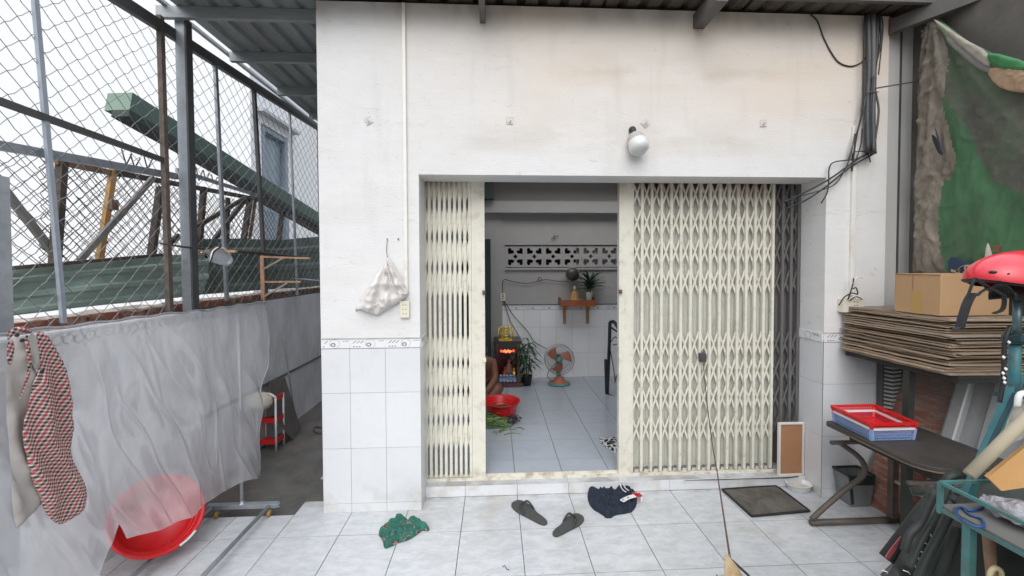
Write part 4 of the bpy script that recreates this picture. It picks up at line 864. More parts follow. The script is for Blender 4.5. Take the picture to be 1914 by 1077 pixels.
cl = V(Dg(.045, -.05, .335)); axn = (hd*.6+V((0, 0, .8))).normalized(); a1 = axn.cross(sdv).normalized()
MB().tube([cl+(sdv*math.cos(k*math.pi/10)+a1*math.sin(k*math.pi/10))*.064 for k in range(20)], .008, 6, closed=True).build('collar', M('collar_leather', (.06, .04, .03), .7, var=.3), dog)
le = thing('dog_leash', 'thin worn leash running from the gate strap down to the dog collar', 'leash', (2.1, -.5, 0))
ring = cl+sdv*.03+a1*-.058
A_ = kp+V((0, -.01, -.02)); path = [A_]
for x, y, yy in ((1319, 730, .0), (1326, 790, -.06), (1333, 840, -.13), (1340, 880, -.22), (1346, 920, -.36), (1352, 960, -.58), (1358, 1000, -.85), (1364, 1040, -1.12)): path.append(U(x, y, 'y', yy))
cpth = catmull(path, 6); MB().tube(cpth, [.0032+.0022*i/len(cpth) for i in range(len(cpth))], 6).build('strap', M('leash_webbing', (.13, .075, .065), .8, var=.35, scale=30), le)
pe = path[-1]; MB().tube([pe+V((0, 0, .008)), pe+V((.006, 0, 0)), pe+V((0, 0, -.01)), pe+V((-.006, 0, 0))], .002, 5, closed=True).build('clip', steel, le)
MB().tube([pe+V((0, 0, -.01)), pe.lerp(ring, .5), ring], .006, 6).build('lead_end', M('dark_strap', (.04, .035, .03), .7), le)
# ================================================================== LEFT: clothes rack, plastic sheet, shirt, basin
rk = thing('clothes_rack', 'wheeled galvanised clothes rack with long floor rails, veiled by the plastic sheet', 'clothes rack', (-1.17, -.4, 0))
RX = -1.18; YU = -.13
def tb(a, b, r, nm, mat=steel, par=rk): return MB().tube([a, b], r, 10).build(nm, mat, par)
tb((RX, YU, .07), (RX, YU, 1.48), .011, 'upright', M('painted_tube', (.42, .41, .43), .5, var=.1)); tb((RX, -1.62, .07), (RX, -1.62, 1.49), .011, 'upright')
tb((RX, .20, 1.487), (RX, -1.75, 1.500), .011, 'hanging_rail', M('rail_grey', (.50, .50, .52), .5, var=.1))
for y in (YU, -1.62):
    MB().box(-1.42, -.93, y-.018, y+.022, .045, .075).build('foot_bar', steel, rk, bevel=.002)
MB().lathe([(.026, 0), (.026, .006), (.013, .01), (.013, .03)], (RX, YU, .075), (0, 0, 1), 14).build('socket_ring', steel, rk)
for x in (-1.375, -.985):
    tb((x, YU+.0, .060), (x, -1.62, .060), .013, 'floor_rail', steel)
wheelm = M('caster_wheel', (.35, .22, .06), .5, var=.3, scale=40)
for x, y in ((-1.33, YU-.04), (-.97, YU-.04), (-1.33, -1.6), (-.97, -1.6)):
    MB().lathe([(0, -.010), (.019, -.010), (.022, -.006), (.022, .006), (.019, .010), (0, .010)], (x, y, .0225), (1, 0, 0), 16).build('caster', wheelm, rk)
m = MB()
for x, dx, dz in ((-.94, .03, .02), (-.93, .02, -.012), (-.95, .035, .004)): m.tube([(x, YU-.02, .06), (x+dx, YU-.01, .06+dz)], .004, 5)
m.build('wire_wrap', steel, rk)
pr = None
for k in range(34):
    y = .12-k*.045+random.uniform(-.006, .006)
    if pr is None:
        m = MB(); m.tube([V((RX-.02+.003*math.sin(a), y+.021*math.cos(a), 1.462+.021*math.sin(a))) for a in [i*math.pi/6 for i in range(12)]], .0028, 4, closed=True); pr = m.build('curtain_ring', rustd, rk); y0_ = y
    else: inst(pr, (0, y-y0_, random.uniform(-.006, .003)))
# the sheet: top on the rail, edges traced on its own plane
def ppx(x, y): return U(x, y, 'x', RX+.02)
edge_r = [ppx(*p) for p in ((490, 566), (497, 580), (501, 632), (497, 680), (483, 740), (478, 800), (480, 891))]
bot = [ppx(*p) for p in ((480, 891), (455, 898), (418, 925), (385, 945), (350, 963), (300, 985), (262, 999), (231, 1006), (222, 978), (200, 1020), (165, 1077), (110, 1120), (20, 1160), (-120, 1200))]
topp = [ppx(*p) for p in ((490, 566), (440, 573), (380, 582), (300, 590), (200, 603), (130, 612), (60, 620), (-60, 634))]
def poly_at(L_, u):
    ln = [0]; 
    for i in range(len(L_)-1): ln.append(ln[-1]+(L_[i+1]-L_[i]).length)
    s_ = u*ln[-1]
    for i in range(len(L_)-1):
        if s_ <= ln[i+1] or i == len(L_)-2: return L_[i].lerp(L_[i+1], (s_-ln[i])/max(1e-6, ln[i+1]-ln[i]))
def sheet(u, v):
    t_ = poly_at(topp, u); yb = t_.y*.94-.02; 
    b_ = poly_at(bot, u); e = poly_at(edge_r, v)
    p = t_.lerp(b_, v); w = max(0, 1-u*9)
    p = p*(1-w)+e*w if w > 0 else p
    fold = math.sin(p.y*9+v*1.5)*.03+math.sin(p.y*21+2*v+1)*.012+noise.noise(V((p.y*2.6, p.z*1.6, 1)))*.07+noise.noise(V((p.y*7+p.z*3, p.z*4, 5)))*.028+(1-abs(noise.noise(V((p.y*5+p.z*2.6, p.z*1.6, 8))))*4)*.006
    def rdg(a, q, w): return max(0, 1-abs(noise.noise(V(a)))*q)**w
    fold = fold*.75+.012*rdg((p.y*2.6+p.z*.9, p.z*.3, 21), 6, 1)+.006*rdg((p.y*4.6+p.z*1.6, p.z*.5, 31), 8, 1)+.005*rdg((p.y*7+p.z*2.5, p.z*1.3, 41), 10, 1)
    return V((RX+.02+fold*min(1, v*2.2+.05)-.0+.02*max(0, v-.6), p.y, p.z+.004*math.sin(p.y*31)))
m = MB(); m.fix = False; m.grid(sheet, 340, 190, smooth=True)
ps = m.build('plastic_sheet', film, None, 'large milky plastic sheet draped over the clothes rack, creased and torn at the bottom', 'plastic sheet')
def strip(u0, u1, n=60):  # rolled hem
    return [sheet(u0+(u1-u0)*i/n, .0)+V((.0, 0, .006)) for i in range(n+1)]
m = MB(); m.tube(strip(0, 1), .007, 6); m.tube([sheet(0.0, i/40) for i in range(41)], [.005+.003*noise.noise(V((i*.4, 0, 0))) for i in range(41)], 5); m.tube([sheet(.42, .02+i/50*.35)+V((.008, 0, 0)) for i in range(20)], .002, 4); m.build('sheet_hem', film, ps) if False else None
hm = MB(); hm.tube([p-V(WL[ps.name])*0 for p in strip(0, 1)], .006, 6); hm.tube([sheet(0.0, i/40) for i in range(41)], [.004+.003*abs(noise.noise(V((i*.4, 0, 0)))) for i in range(41)], 5)
hm.build('rolled_edge', film, ps)
# plaid shirt
def plaid():
    m = M('plaid_cloth', (.62, .54, .47), .9, var=.05, bump=.2, bscale=80); t, b, s = base_link(m)
    g = t.nodes.new('ShaderNodeTexCoord'); mp = t.nodes.new('ShaderNodeMapping'); mp.inputs['Rotation'].default_value = (math.radians(24), 0, 0); t.links.new(g.outputs['Object'], mp.inputs[0])
    n = t.nodes.new('ShaderNodeTexNoise'); n.inputs['Scale'].default_value = 4; t.links.new(mp.outputs[0], n.inputs['Vector']); ad = t.nodes.new('ShaderNodeVectorMath'); ad.operation = 'MULTIPLY_ADD'; t.links.new(n.outputs['Color'], ad.inputs[0]); ad.inputs[1].default_value = (.03, .03, .03); t.links.new(mp.outputs[0], ad.inputs[2])
    x, y, z = sep(t, ad.outputs[0]); F = 78
    fy = math_(t, 'FRACT', math_(t, 'MULTIPLY', y, F)); fz = math_(t, 'FRACT', math_(t, 'MULTIPLY', z, F)); fy2 = math_(t, 'FRACT', math_(t, 'MULTIPLY', y, F/2)); fz2 = math_(t, 'FRACT', math_(t, 'MULTIPLY', z, F/2))
    sy_ = math_(t, 'GREATER_THAN', fy, .42); sz_ = math_(t, 'GREATER_THAN', fz, .42); odd = math_(t, 'GREATER_THAN', fy2, .5); odz = math_(t, 'GREATER_THAN', fz2, .5)
    bothm = math_(t, 'MULTIPLY', sy_, sz_); one = math_(t, 'MAXIMUM', sy_, sz_)
    def mixc(fac, a, colr):
        mi = t.nodes.new('ShaderNodeMix'); mi.data_type = 'RGBA'; t.links.new(fac, mi.inputs['Factor']); t.links.new(a, mi.inputs['A'])
        if isinstance(colr, tuple): mi.inputs['B'].default_value = (*colr, 1)
        else: t.links.new(colr, mi.inputs['B'])
        return mi.outputs['Result']
    s = mixc(one, s, (.34, .22, .20)); rd = mixc(math_(t, 'MULTIPLY', odd, bothm), s, (.36, .02, .04)); s = mixc(bothm, s, rd); nb_ = math_(t, 'MULTIPLY', bothm, math_(t, 'SUBTRACT', 1., odd)); s = mixc(nb_, s, (.035, .03, .035))
    t.links.new(s, b.inputs['Base Color']); return m
pl = plaid(); lining = M('shirt_lining', (.40, .375, .35), .9, var=.06, scale=5, bump=.3, bscale=12)
st = thing('plaid_shirt', 'red, black and white checked shirt hanging open over the left end of the rack', 'shirt', U(80, 990, 'x', -1.10))
SX = -1.10
def yz(pts, X): return [(U(x/2.258, 600+y/2.258, 'x', X).y, U(x/2.258, 600+y/2.258, 'x', X).z) for x, y in pts]
def shirtpiece(pts, X, mat, nm, h=.03, wr=.02, sd_=1, edge=.035):
    m = MB(); blob(m, smooth_poly(yz(pts, X)), .010, h, wr, 9, lambda y, z, hh: V((X+hh, y, z)), True, sd_, edge, hfn=lambda y, z: .55+.45*math.sin((y*1.0+z*.22)*75+noise.noise(V((y*6, z*4, 2)))*3)); m.build(nm, mat, st)
shirtpiece(((38, 60), (120, 70), (140, 180), (150, 260), (110, 430), (100, 480), (140, 640), (172, 730), (168, 785), (110, 840), (60, 888), (45, 600), (20, 300)), SX-.03, lining, 'lining', .012, .02, 2)
shirtpiece(((150, 45), (180, 45), (210, 75), (250, 150), (275, 215), (292, 270), (305, 380), (300, 500), (300, 570), (335, 640), (367, 700), (368, 760), (330, 820), (258, 862), (226, 850), (195, 805), (168, 740), (130, 640), (108, 540), (93, 480), (100, 430), (122, 340), (140, 260), (165, 215), (158, 120)), SX, pl, 'sleeve', .018, .012, 3)
shirtpiece(((30, 45), (60, 25), (100, 22), (140, 40), (128, 56), (90, 48), (50, 62), (30, 90)), SX+.01, pl, 'collar', .014, .008, 4, .02)
shirtpiece(((28, 90), (60, 80), (62, 130), (48, 190), (28, 180)), SX+.01, pl, 'placket', .01, .006, 5, .02); shirtpiece(((105, 60), (122, 62), (132, 180), (125, 240), (95, 310), (72, 350), (110, 240), (118, 180)), SX+.006, pl, 'placket', .008, .004, 6, .015)
shirtpiece(((120, 50), (150, 55), (165, 120), (165, 210), (140, 200), (128, 130)), SX+.0, lining, 'inner_facing', .01, .008, 7, .015)
m = MB()
for x, y in ((92, 82), (176, 213), (70, 60)): m.lathe([(.007, 0), (.007, .003), (0, .003)], U(x/2.258, 600+y/2.258, 'x', SX+.035), (1, 0, 0), 10)
m.build('buttons', cable, st)
# red basin leaning behind the sheet
redp = M('red_plastic', (.62, .015, .018), .32, var=.06, scale=4, dirt=(.45, .03, .03), damt=.3); redp.node_tree.nodes['Principled BSDF'].inputs['Subsurface Weight'].default_value = 0
def basin(name, lb, c, ax, R, dp_, n=48, cat='basin', label_patch=None):
    t_ = thing(name, lb, cat, c); 
    MB().lathe([(.0, .0), (R*.70, .0), (R*.74, .004), (R*.80, dp_*.5), (R*.93, dp_*.94), (R*.97, dp_*.96), (R*1.0, dp_*.97), (R*1.0, dp_), (R*.955, dp_), (R*.90, dp_*.93), (R*.77, dp_*.5), (R*.70, .012), (0, .012)], c, ax, n).build('basin_body', redp, t_)
    m = MB(); a_ = V(ax).normalized()
    for r_, z_ in ((.79, .55), (.84, .74)): m.lathe([(R*r_-.004, dp_*z_), (R*r_-.001, dp_*z_+.004), (R*r_+.006, dp_*z_+.006)], c, ax, n)
    m.build('moulded_ring', redp, t_); return t_
bc = U(297, 962, 'x', -1.42); bax = V((.66, -.42, .62)).normalized(); RB = .235
rbs = basin('red_basin', 'big red plastic basin tipped on its side behind the plastic sheet', bc-bax*.12, bax, RB, .13)
u_ = bax.cross(V((0, 0, 1))).normalized(); w_ = bax.cross(u_).normalized(); 
m = MB(); m.grid(lambda a, b: bc+bax*.012+(u_*math.cos(.25+.55*a+BA)+w_*math.sin(.25+.55*a+BA))*(RB*(.955+.047*b)), 10, 1, th=bax*.002) if False else None
BA = 0
best = None
for k in range(60):
    an = k*math.pi/30; p = bc+(u_*math.cos(an)+w_*math.sin(an))*RB
    q = p-CAM
    dd = (p-CAM).normalized().dot((U(352, 1010, 'x', p.x)-CAM).normalized())
    if best is None or dd > best[0]: best = (dd, an)
BA = best[1]
m = MB(); m.grid(lambda a, b: bc+bax*.0125+(u_*math.cos(BA-.22+.44*a)+w_*math.sin(BA-.22+.44*a))*(RB*(.95+.055*b)), 12, 1, th=bax*.002); m.build('paper_label', whitep, rbs)
# shoe rack, boards, stick, bag behind
sr = thing('shoe_rack', 'small red and white plastic shelf rack half hidden behind the plastic sheet', 'rack', (-1.59, 1.0, -.03))
for k, z in enumerate((.04, .25, .46)):
    m = MB(); m.box(-1.68, -1.50, .92, 1.06, z, z+.012); m.box(-1.68, -1.50, .915, .925, z, z+.045); m.box(-1.51, -1.498, .915, 1.06, z, z+.045); m.build('shelf', redp, sr)
for x, y in ((-1.505, .92), (-1.505, 1.06), (-1.68, .92), (-1.68, 1.06)): MB().tube([(x, y, -.03), (x, y, .50)], .010, 8).build('leg', whitep, sr)
MB().tube(catmull([V((-1.68, .92, .50)), V((-1.62, .915, .53)), V((-1.56, .915, .535)), V((-1.505, .92, .50))]), .012, 8).build('top_loop', whitep, sr)
c_ = U(484, 752, 'y', .85); MB().lathe([(0, 0), (.07, .01), (.095, .06), (.085, .12), (.04, .16), (0, .165)], c_-V((0, 0, .07)), (0, 0, 1), 16, sx=1.3).build('cream_bundle', M('cream_cloth', (.60, .54, .44), .9, var=.15, bump=.6, bscale=14), None, 'cream cloth bundle sitting on the red rack behind the sheet', 'bundle')
q = [U(x, y, 'x', X) for x, y, X in ((502, 713, -1.60), (533, 706, -1.62), (562, 800, -1.50), (548, 823, -1.46), (520, 790, -1.50))]
MB().prism(q, (-.012, .01, 0)).build('leaning_board', M('grey_brown_board', (.12, .11, .10), .85, var=.2, scale=8), None, 'dark grey board leaning against the alley wall behind the red rack', 'board')
MB().tube([U(528, 628, 'x', -1.665), U(533, 655, 'x', -1.66), U(553, 790, 'x', -1.56)], [.012, .009, .009], 8).build('broom_stick', M('stick_grey', (.34, .33, .32), .6, var=.2), None, 'thin pale broom stick leaning against the alley wall', 'stick')
MB().tube(catmull([U(x, y, 'z', -.02) for x, y in ((604, 800), (590, 798), (586, 804), (594, 809), (606, 808))]), .008, 6).build('hose_end', steeld, None, 'dark hose loop on the alley floor by the pillar', 'hose')
# ================================================================== RIGHT: cardboard, desk, panels, cart
ct = thing('steel_table', 'dark steel-framed table carrying the thick stack of cardboard', 'table', (3.5, -.5, 0))
tabm = M('table_black', (.022, .024, .022), .6, var=.2)
MB().box(3.27, 3.78, -.90, -.17, 1.112, 1.128).build('table_top', tabm, ct)
for b_ in ((3.27, 3.78, -.90, -.86, 1.09, 1.111), (3.27, 3.31, -.859, -.20, 1.09, 1.111), (3.27, 3.78, -.199, -.17, 1.09, 1.111)): MB().box(*b_).build('apron', tabm, ct)
for x, y in ((3.30, -.60), (3.74, -.60), (3.74, -.20)): MB().box(x-.02, x+.02, y-.02, y+.02, 0, 1.089).build('leg', M('leg_dark_green', (.035, .042, .035), .6, var=.2), ct)
cbm = M('cardboard', (.36, .27, .185), .85, var=.12, scale=9, bump=.15, bscale=40, dirt=(.24, .18, .13), damt=.5, dscale=4, randc=.18, stretch=(1, 1, 1))
cbe = M('cardboard_edge', (.26, .205, .16), .95, var=.3, scale=40, randc=.25, stretch=(.3, .3, 6))
z = 1.130; k = 0
while z < 1.452:
    th = random.choice((.004, .006, .008, .010)); x0 = 3.255+random.uniform(-.030, .025)+(-.05 if k < 3 else 0)*.4; y0 = -.885+random.uniform(-.025, .045)+(.0 if z < 1.3 else .012); y1 = -.165+random.uniform(-.03, .0); x1 = 3.77+random.uniform(-.03, .01)
    if k in (5, 6, 12): y0 += .04; x0 += .015
    an = random.uniform(-.02, .02); sg = random.uniform(.004, .012); ph = random.uniform(0, 6)
    def fn(u, v, z=z, x0=x0, x1=x1, y0=y0, y1=y1, an=an, sg=sg, ph=ph):
        x = x0+(x1-x0)*u; y = y0+(y1-y0)*v; x += (y+.5)*an; y += (x-3.5)*an*-1
        return V((x, y, z+math.sin(u*5+ph)*.0012+math.sin(v*7+ph)*.0015+(.0015*math.sin(v*23+ph) if (u < .1) else 0)))
    m = MB(); m.grid(fn, 8, 12, smooth=False, th=(0, 0, th)); 
    m.build('cardboard_sheet', cbm if k % 3 else cbe, None, 'lowest flattened cardboard sheet, lying directly on the dark steel table top' if k == 0 else 'flattened brown cardboard sheet in the thick stack on the dark steel table', 'cardboard', 'flattened cardboard sheets stacked on the steel table')
    z += th+random.choice((.0015, .003, .004, .007)); k += 1
TOPZ = z+.002
bx = thing('cardboard_box', 'closed brown cardboard box sitting on top of the flattened cardboard stack', 'box', (3.45, -.68, TOPZ))
bxm = M('box_card', (.47, .29, .15), .8, var=.05, scale=5, bump=.1, bscale=30, dirt=(.40, .26, .15), damt=.4, dscale=3); tape = M('packing_tape', (.46, .29, .10), .3, var=.05)
X0, X1, Y0, Y1, Z1 = 3.25, 3.68, -.815, -.545, TOPZ+.243
MB().box(X0, X1, Y0, Y1, TOPZ, Z1).build('box_body', bxm, bx, bevel=.004)
MB().box(X0-.004, X0+.13, Y0+.002, Y1-.002, Z1, Z1+.004).box(X0+.135, X1, Y0-.003, Y1, Z1+.001, Z1+.0045).build('flap', bxm, bx)
MB().box(X0-.0012, X0-.0004, -.715, -.655, TOPZ, TOPZ+.14).build('tape', tape, bx); MB().box(X0-.0012, X0-.0004, -.66, -.657, TOPZ+.14, Z1-.002).build('flap_seam', M('seam_brown', (.22, .14, .08), .9), bx)
# ribbed panel and leaning panels
rp = thing('louvre_panel', 'grey ribbed louvre panel standing against the wall under the cardboard stack', 'panel', (3.62, -.2, 0))
rbm = M('rib_grey', (.46, .46, .45), .6, var=.08)
pr = None
for k in range(30):
    z = .25+k*.030
    m = MB(); m.bar((3.53, -.175, z+.006), (3.615, -.195, z-.010), .02, .016); m.bar((3.615, -.195, z-.010), (3.69, -.185, z-.004), .02, .016)
    if pr is None: pr = m.build('rib', rbm, rp); z0_ = z
    else: inst(pr, (0, 0, z-z0_))
MB().box(3.53, 3.70, -.168, -.160, .0, 1.06).build('backing', M('rib_back', (.12, .12, .11), .8), rp); MB().box(3.525, 3.535, -.21, -.168, 0, 1.06).build('side_rail', steeld, rp)
slm_ = M('weathered_red_board', (.27, .105, .070), .85, var=.2, scale=5, bump=.8, bscale=22, dirt=(.34, .29, .24), damt=.8, dpos=.52, dscale=6, stretch=(1, 1.2, 4.5))
overlay(slm_, (.20, .18, .165), lambda t, p: math_(t, 'MULTIPLY', mrange(t, sep(t, p)[2], .65, 1.05), mrange(t, noise_(t, p, 5), .35, .6)))
lb_ = thing('red_board', 'weathered brick-red board with pale streaks leaning behind the desk', 'board', (3.5, -.4, 0))
q = [V((3.372, -.215, .0)), V((3.50, -.735, .0)), V((3.765, -.66, 1.12)), V((3.76, -.215, 1.12)), V((3.55, -.2, .36))]
q = [V((3.372, -.215, .0)), V((3.44, -.80, .0)), V((3.775, -.62, 1.10)), V((3.765, -.205, 1.10)), V((3.49, -.20, .34))]
MB().prism(q, (.02, 0, -.004)).build('panel_body', slm_, lb_)
cm_ = M('corrugated_zinc', (.36, .37, .375), .5, metal=.3, var=.12, scale=3, dirt=(.22, .2, .18), damt=.4, stretch=(1, 1, .4))
def cfn(u, v):
    y = -.62-.62*v; x = 3.30+.46*u; z = .0+1.10*u; w = (v*3.3) % 1; h = .03 if .15 < w < .5 else 0
    if .10 < w <= .15: h = .03*(w-.10)/.05
    if .5 <= w < .55: h = .03*(.55-w)/.05
    return V((x-h, y+.10*u*1.0, z+h*.35))
MB().grid(cfn, 4, 90, smooth=False, th=(.002, 0, -.001)).build('corrugated_sheet', cm_, None, 'grey corrugated metal sheet leaning behind the black desk', 'metal sheet')
# desk
dk = thing('school_desk', 'old black desk with rounded corners on bent tubular legs by the right pillar', 'desk', (3.1, -.75, 0))
top_ = M('desk_top', (.045, .040, .034), .55, var=.2, scale=8, dirt=(.075, .065, .055), damt=.6, dscale=5); edgm = M('desk_edge', (.16, .115, .085), .7, var=.2)
pts = []
cx0, cx1, cy0, cy1 = 2.845, 3.37, -1.12, -.47
for (x, y, a0, r) in ((cx0, cy0, 180, .13), (cx1, cy0, 270, .08), (cx1, cy1, 0, .03), (cx0, cy1, 90, .035)):
    ox = x+(r if x == cx0 else -r); oy = y+(r if y == cy0 else -r)
    for k in range(7): an = math.radians(a0+k*15); pts.append(V((ox+r*math.cos(an), oy+r*math.sin(an), .700)))
MB().prism(pts, (0, 0, .019)).build('desk_top', top_, dk, bevel=.004)
MB().prism([p+V((0, 0, -.001)) for p in pts], (0, 0, -.008)).build('edge_ply', edgm, dk)
legm = M('desk_tube', (.085, .072, .060), .5, var=.25, scale=12, dirt=(.16, .09, .06), damt=.5, dscale=9)
for y in (-.47, -.97):
    dy = y+.45
    def Q(x, y_, d=dy): p = U(x, y_, 'y', -.45); return p+V((0, d, 0))
    fr_ = [Q(1512, 968), Q(1540, 942), Q(1575, 912), Q(1602, 892), Q(1611, 878), Q(1608, 862), Q(1596, 848), Q(1580, 836), Q(1566, 826)]
    MB().tube(catmull(fr_, 5), .017, 10).build('bent_leg', legm, dk)
    z_ = Q(1560, 825).z; MB().tube([(2.90, y, z_+.0), (3.36, y, z_+.0)], .014, 10).build('cross_tube', legm, dk)
    MB().tube([(2.765, y, .022), (3.42, y, .022)], .020, 10).build('foot_tube', legm, dk); MB().box(3.325, 3.365, y-.02, y+.02, .04, .69).build('rear_leg', legm, dk)
MB().box(3.0, 3.38, -1.0, -.50, .60, .69).build('drawer_box', M('desk_dark', (.025, .023, .02), .7), dk)
MB().bar((3.345, -.49, .30), (3.345, -1.0, .30), .02, .02).build('stretcher', M('pale_wood', (.40, .33, .26), .8, var=.15), dk)
# nested baskets on the desk
def basket(name, lb, cs, z0, z1, tp, mat, rimm, cat='basket', holes=True, parts='basket'):
    """open lattice basket: cs = four bottom corners (ccw)"""
    t_ = thing(name, lb, cat, (sum(c[0] for c in cs)/4, sum(c[1] for c in cs)/4, z0))
    cen = V((sum(c[0] for c in cs)/4, sum(c[1] for c in cs)/4, 0)); B = [V((c[0], c[1], z0)) for c in cs]; Tt = [cen+(V((c[0], c[1], 0))-cen)*tp+V((0, 0, z1)) for c in cs]
    m = MB()
    for i in range(4):
        a, b, c, d = B[i], B[(i+1) % 4], Tt[(i+1) % 4], Tt[i]; n = max(8, int((b-a).length/.014)); nn = (b-a).cross(d-a).normalized()
        for k in range(n+1):
            u = k/n; m.bar(a.lerp(b, u), d.lerp(c, u), .004, .003, nn)
        for k in range(5):
            v = k/4; m.bar(a.lerp(d, v), b.lerp(c, v), .003, .006, nn)
        for k in range(n):
            m.bar(a.lerp(b, k/n), d.lerp(c, (k+1)/n), .0035, .0025, nn)
    m.build('lattice_side', mat, t_, kind='stuff')
    mb_ = MB(); mb_.add([B[0], B[1], B[2], B[3]], [(0, 1, 2, 3)]); mb_.build('bottom', mat, t_)
    r = MB()
    for i in range(4): r.bar(Tt[i], Tt[(i+1) % 4], .018, .012); 
    for i in range(4): pass
    r.build('rim', rimm, t_); r = MB()
    for i in range(4): r.bar(B[i], Tt[i], .018, .018)
    r.build('corner_rib', mat, t_, kind='stuff'); return t_
blu = M('blue_plastic', (.25, .36, .60), .4, var=.06); whr = M('white_rim', (.74, .72, .74), .4, var=.04)
cs = [(2.90, -.72), (3.17, -.735), (3.33, -.49), (3.00, -.475)]
cs = [(2.875, -.78), (3.13, -.78), (3.17, -.50), (2.90, -.50)]
basket('blue_basket', 'blue lattice plastic basket with a white rim on the black desk', cs, .722, .790, 1.05, blu, whr)
cen = V((3.02, -.64, 0)); cs2 = [tuple((cen+(V((c[0], c[1], 0))-cen)*.95)[:2]) for c in cs]
basket('red_basket', 'red lattice plastic basket nested inside the blue one on the desk', cs2, .750, .822, 1.16, redp, redp)
# bin
bn = thing('grey_bin', 'small grey plastic bin with dark rim on the floor under the desk', 'bin', (3.3, -.22, 0))
cb0 = V((3.30, -.23, 0)); wb, hb = .085, .235
m = MB()
bot_ = [cb0+V((x*wb*.85, y*.055, .002)) for x, y in ((-1, -1), (1, -1), (1, 1), (-1, 1))]; tp_ = [cb0+V((x*wb*1.15-.01, y*.07, hb)) for x, y in ((-1, -1), (1, -1), (1, 1), (-1, 1))]
for i in range(4):
    a, b, c, d = bot_[i], bot_[(i+1) % 4], tp_[(i+1) % 4], tp_[i]; m.add([a, b, c, d], [(0, 1, 2, 3)])
m.add(bot_, [(0, 1, 2, 3)]); m.build('bin_body', M('grey_bin_plastic', (.20, .205, .20), .6, var=.15, scale=10), bn)
m = MB(); 
for i in range(4): m.bar(tp_[i], tp_[(i+1) % 4], .012, .012)
m.bar(bot_[0].lerp(tp_[0], .1)+V((.004, -.006, 0)), tp_[0]+V((.004, -.004, 0)), .02, .006, (0, 1, 0)); m.obox((tp_[0]+tp_[1])/2+V((0, -.004, -.035)), (.19, 0, 0), (0, .004, 0), (0, 0, .06)); m.build('bin_rim', M('dark_green_plastic', (.015, .03, .022), .5), bn)
# tarpaulin
tpb = M('tarp_tan', (.235, .205, .165), .9, var=.35, scale=9, bump=1.0, bscale=26, stretch=(1, 1.3, .6), dirt=(.11, .095, .075), damt=.75, dscale=5, dpos=.5, world=True)
tpg = M('tarp_green', (.05, .135, .06), .6, var=.3, scale=5, bump=.5, bscale=18, stretch=(1, 1.2, .6), dirt=(.09, .105, .08), damt=.6, dscale=2.6, dpos=.56, world=True); tpo = M('tarp_olive', (.10, .10, .08), .85, var=.3, scale=6, bump=.9, bscale=16, dirt=(.05, .11, .05), damt=.6, dscale=3, dpos=.52, world=True)
tpd = M('tarp_pale', (.34, .32, .26), .8, var=.15, scale=6, bump=.5, world=True)
tar = thing('tarpaulin', 'torn brown and green tarpaulin hanging over the right-hand wall', 'tarpaulin', (3.72, -.6, 1.7))
TX = 3.70
def tpoly(pts, X, s_=1., ox=0., oy=0.): r_ = [U(ox+x/s_, oy+y/s_, 'x', X) for x, y in pts]; return [(p.y, p.z) for p in r_]
def tpiece(pts, X, mat, nm, h=.02, wr=.03, ws=4, sd_=1, res=.02, dirn=None, edge=.05):
    m = MB(); P2 = smooth_poly(tpoly(pts, X)); ty, tz = tpoly([(1742, 38)], X)[0]
    def hf(y, z):
        a = math.atan2(y-ty, tz-z+.05); return .55+.6*(.5+.5*math.sin(a*26+noise.noise(V((y*4, z*2, 1)))*2))
    blob(m, P2, res*.75, h*.35, wr*.42, ws*2.3, lambda y, z, hh: V((X-hh, y, z)), False, sd_, min(edge, .018), hfn=hf)
    blob(m, P2, .05, .002, 0, 1, lambda y, z, hh: V((X+.004, y, z)), False, sd_, edge); return m.build(nm, mat, tar)
tan_p = tpoly(((1700, 30), (1748, 30), (1762, 60), (1772, 110), (1768, 155), (1764, 200), (1774, 245), (1786, 290), (1783, 325), (1776, 322), (1772, 335), (1762, 335), (1758, 350), (1752, 420), (1758, 470), (1775, 530), (1690, 530)), 3.72)
oli_p = tpoly(((1750, 50), (1800, 90), (1860, 125), (1990, 140), (1990, 340), (1900, 360), (1850, 340), (1832, 300), (1800, 225), (1768, 190), (1760, 120)), 3.72)
def tarp_mi(y, z):
    j = .010*noise.noise(V((y*18, z*18, 7)))+.004*noise.noise(V((y*110, z*110, 2)))
    if inside(tan_p, y+j, z+j): return 0
    if inside(oli_p, y+j*2.5, z+j*2.5): return 2
    return 1
out_p = tpoly(((1738, 34), (1750, 36), (1800, 75), (1850, 100), (1930, 122), (2060, 140), (2060, 560), (1830, 530), (1775, 522), (1760, 516), (1740, 520), (1720, 512), (1702, 514), (1706, 400), (1709, 330), (1712, 250), (1711, 180), (1716, 120), (1722, 60)), 3.72)
ty0, tz0 = tpoly([(1742, 38)], 3.72)[0]
def tarp_h(y, z):
    a = math.atan2(y-ty0, tz0-z+.03); r = math.hypot(y-ty0, z-tz0); n_ = noise.noise(V((y*3, z*1.4, 1)))
    f = .5+.5*math.sin(a*24+n_*3); f2 = (1-abs(noise.noise(V((a*9, r*1.4, 4))))*2.4); f3 = max(0, 1-abs(noise.noise(V((y*9+z*3, z*5, 9))))*5)
    g_ = max(0, 1-abs(noise.noise(V((y*22, z*13+y*9, 19))))*4)
    q_ = .35+.65*min(1, edist(tan_p, y, z)/.06) if inside(tan_p, y, z) else .35
    return .25+.55*f*math.exp(-r*.5)+(.45*max(0, f2)+.5*f3**2+.18*g_**2)*q_
m = MB(); blob(m, out_p, .011, .040, .0, 1, lambda y, z, hh: V((3.745-hh, y, z)), False, 4, .035, tarp_mi, tarp_h); m.build('tarp_sheet', [tpb, tpg, tpo], tar)
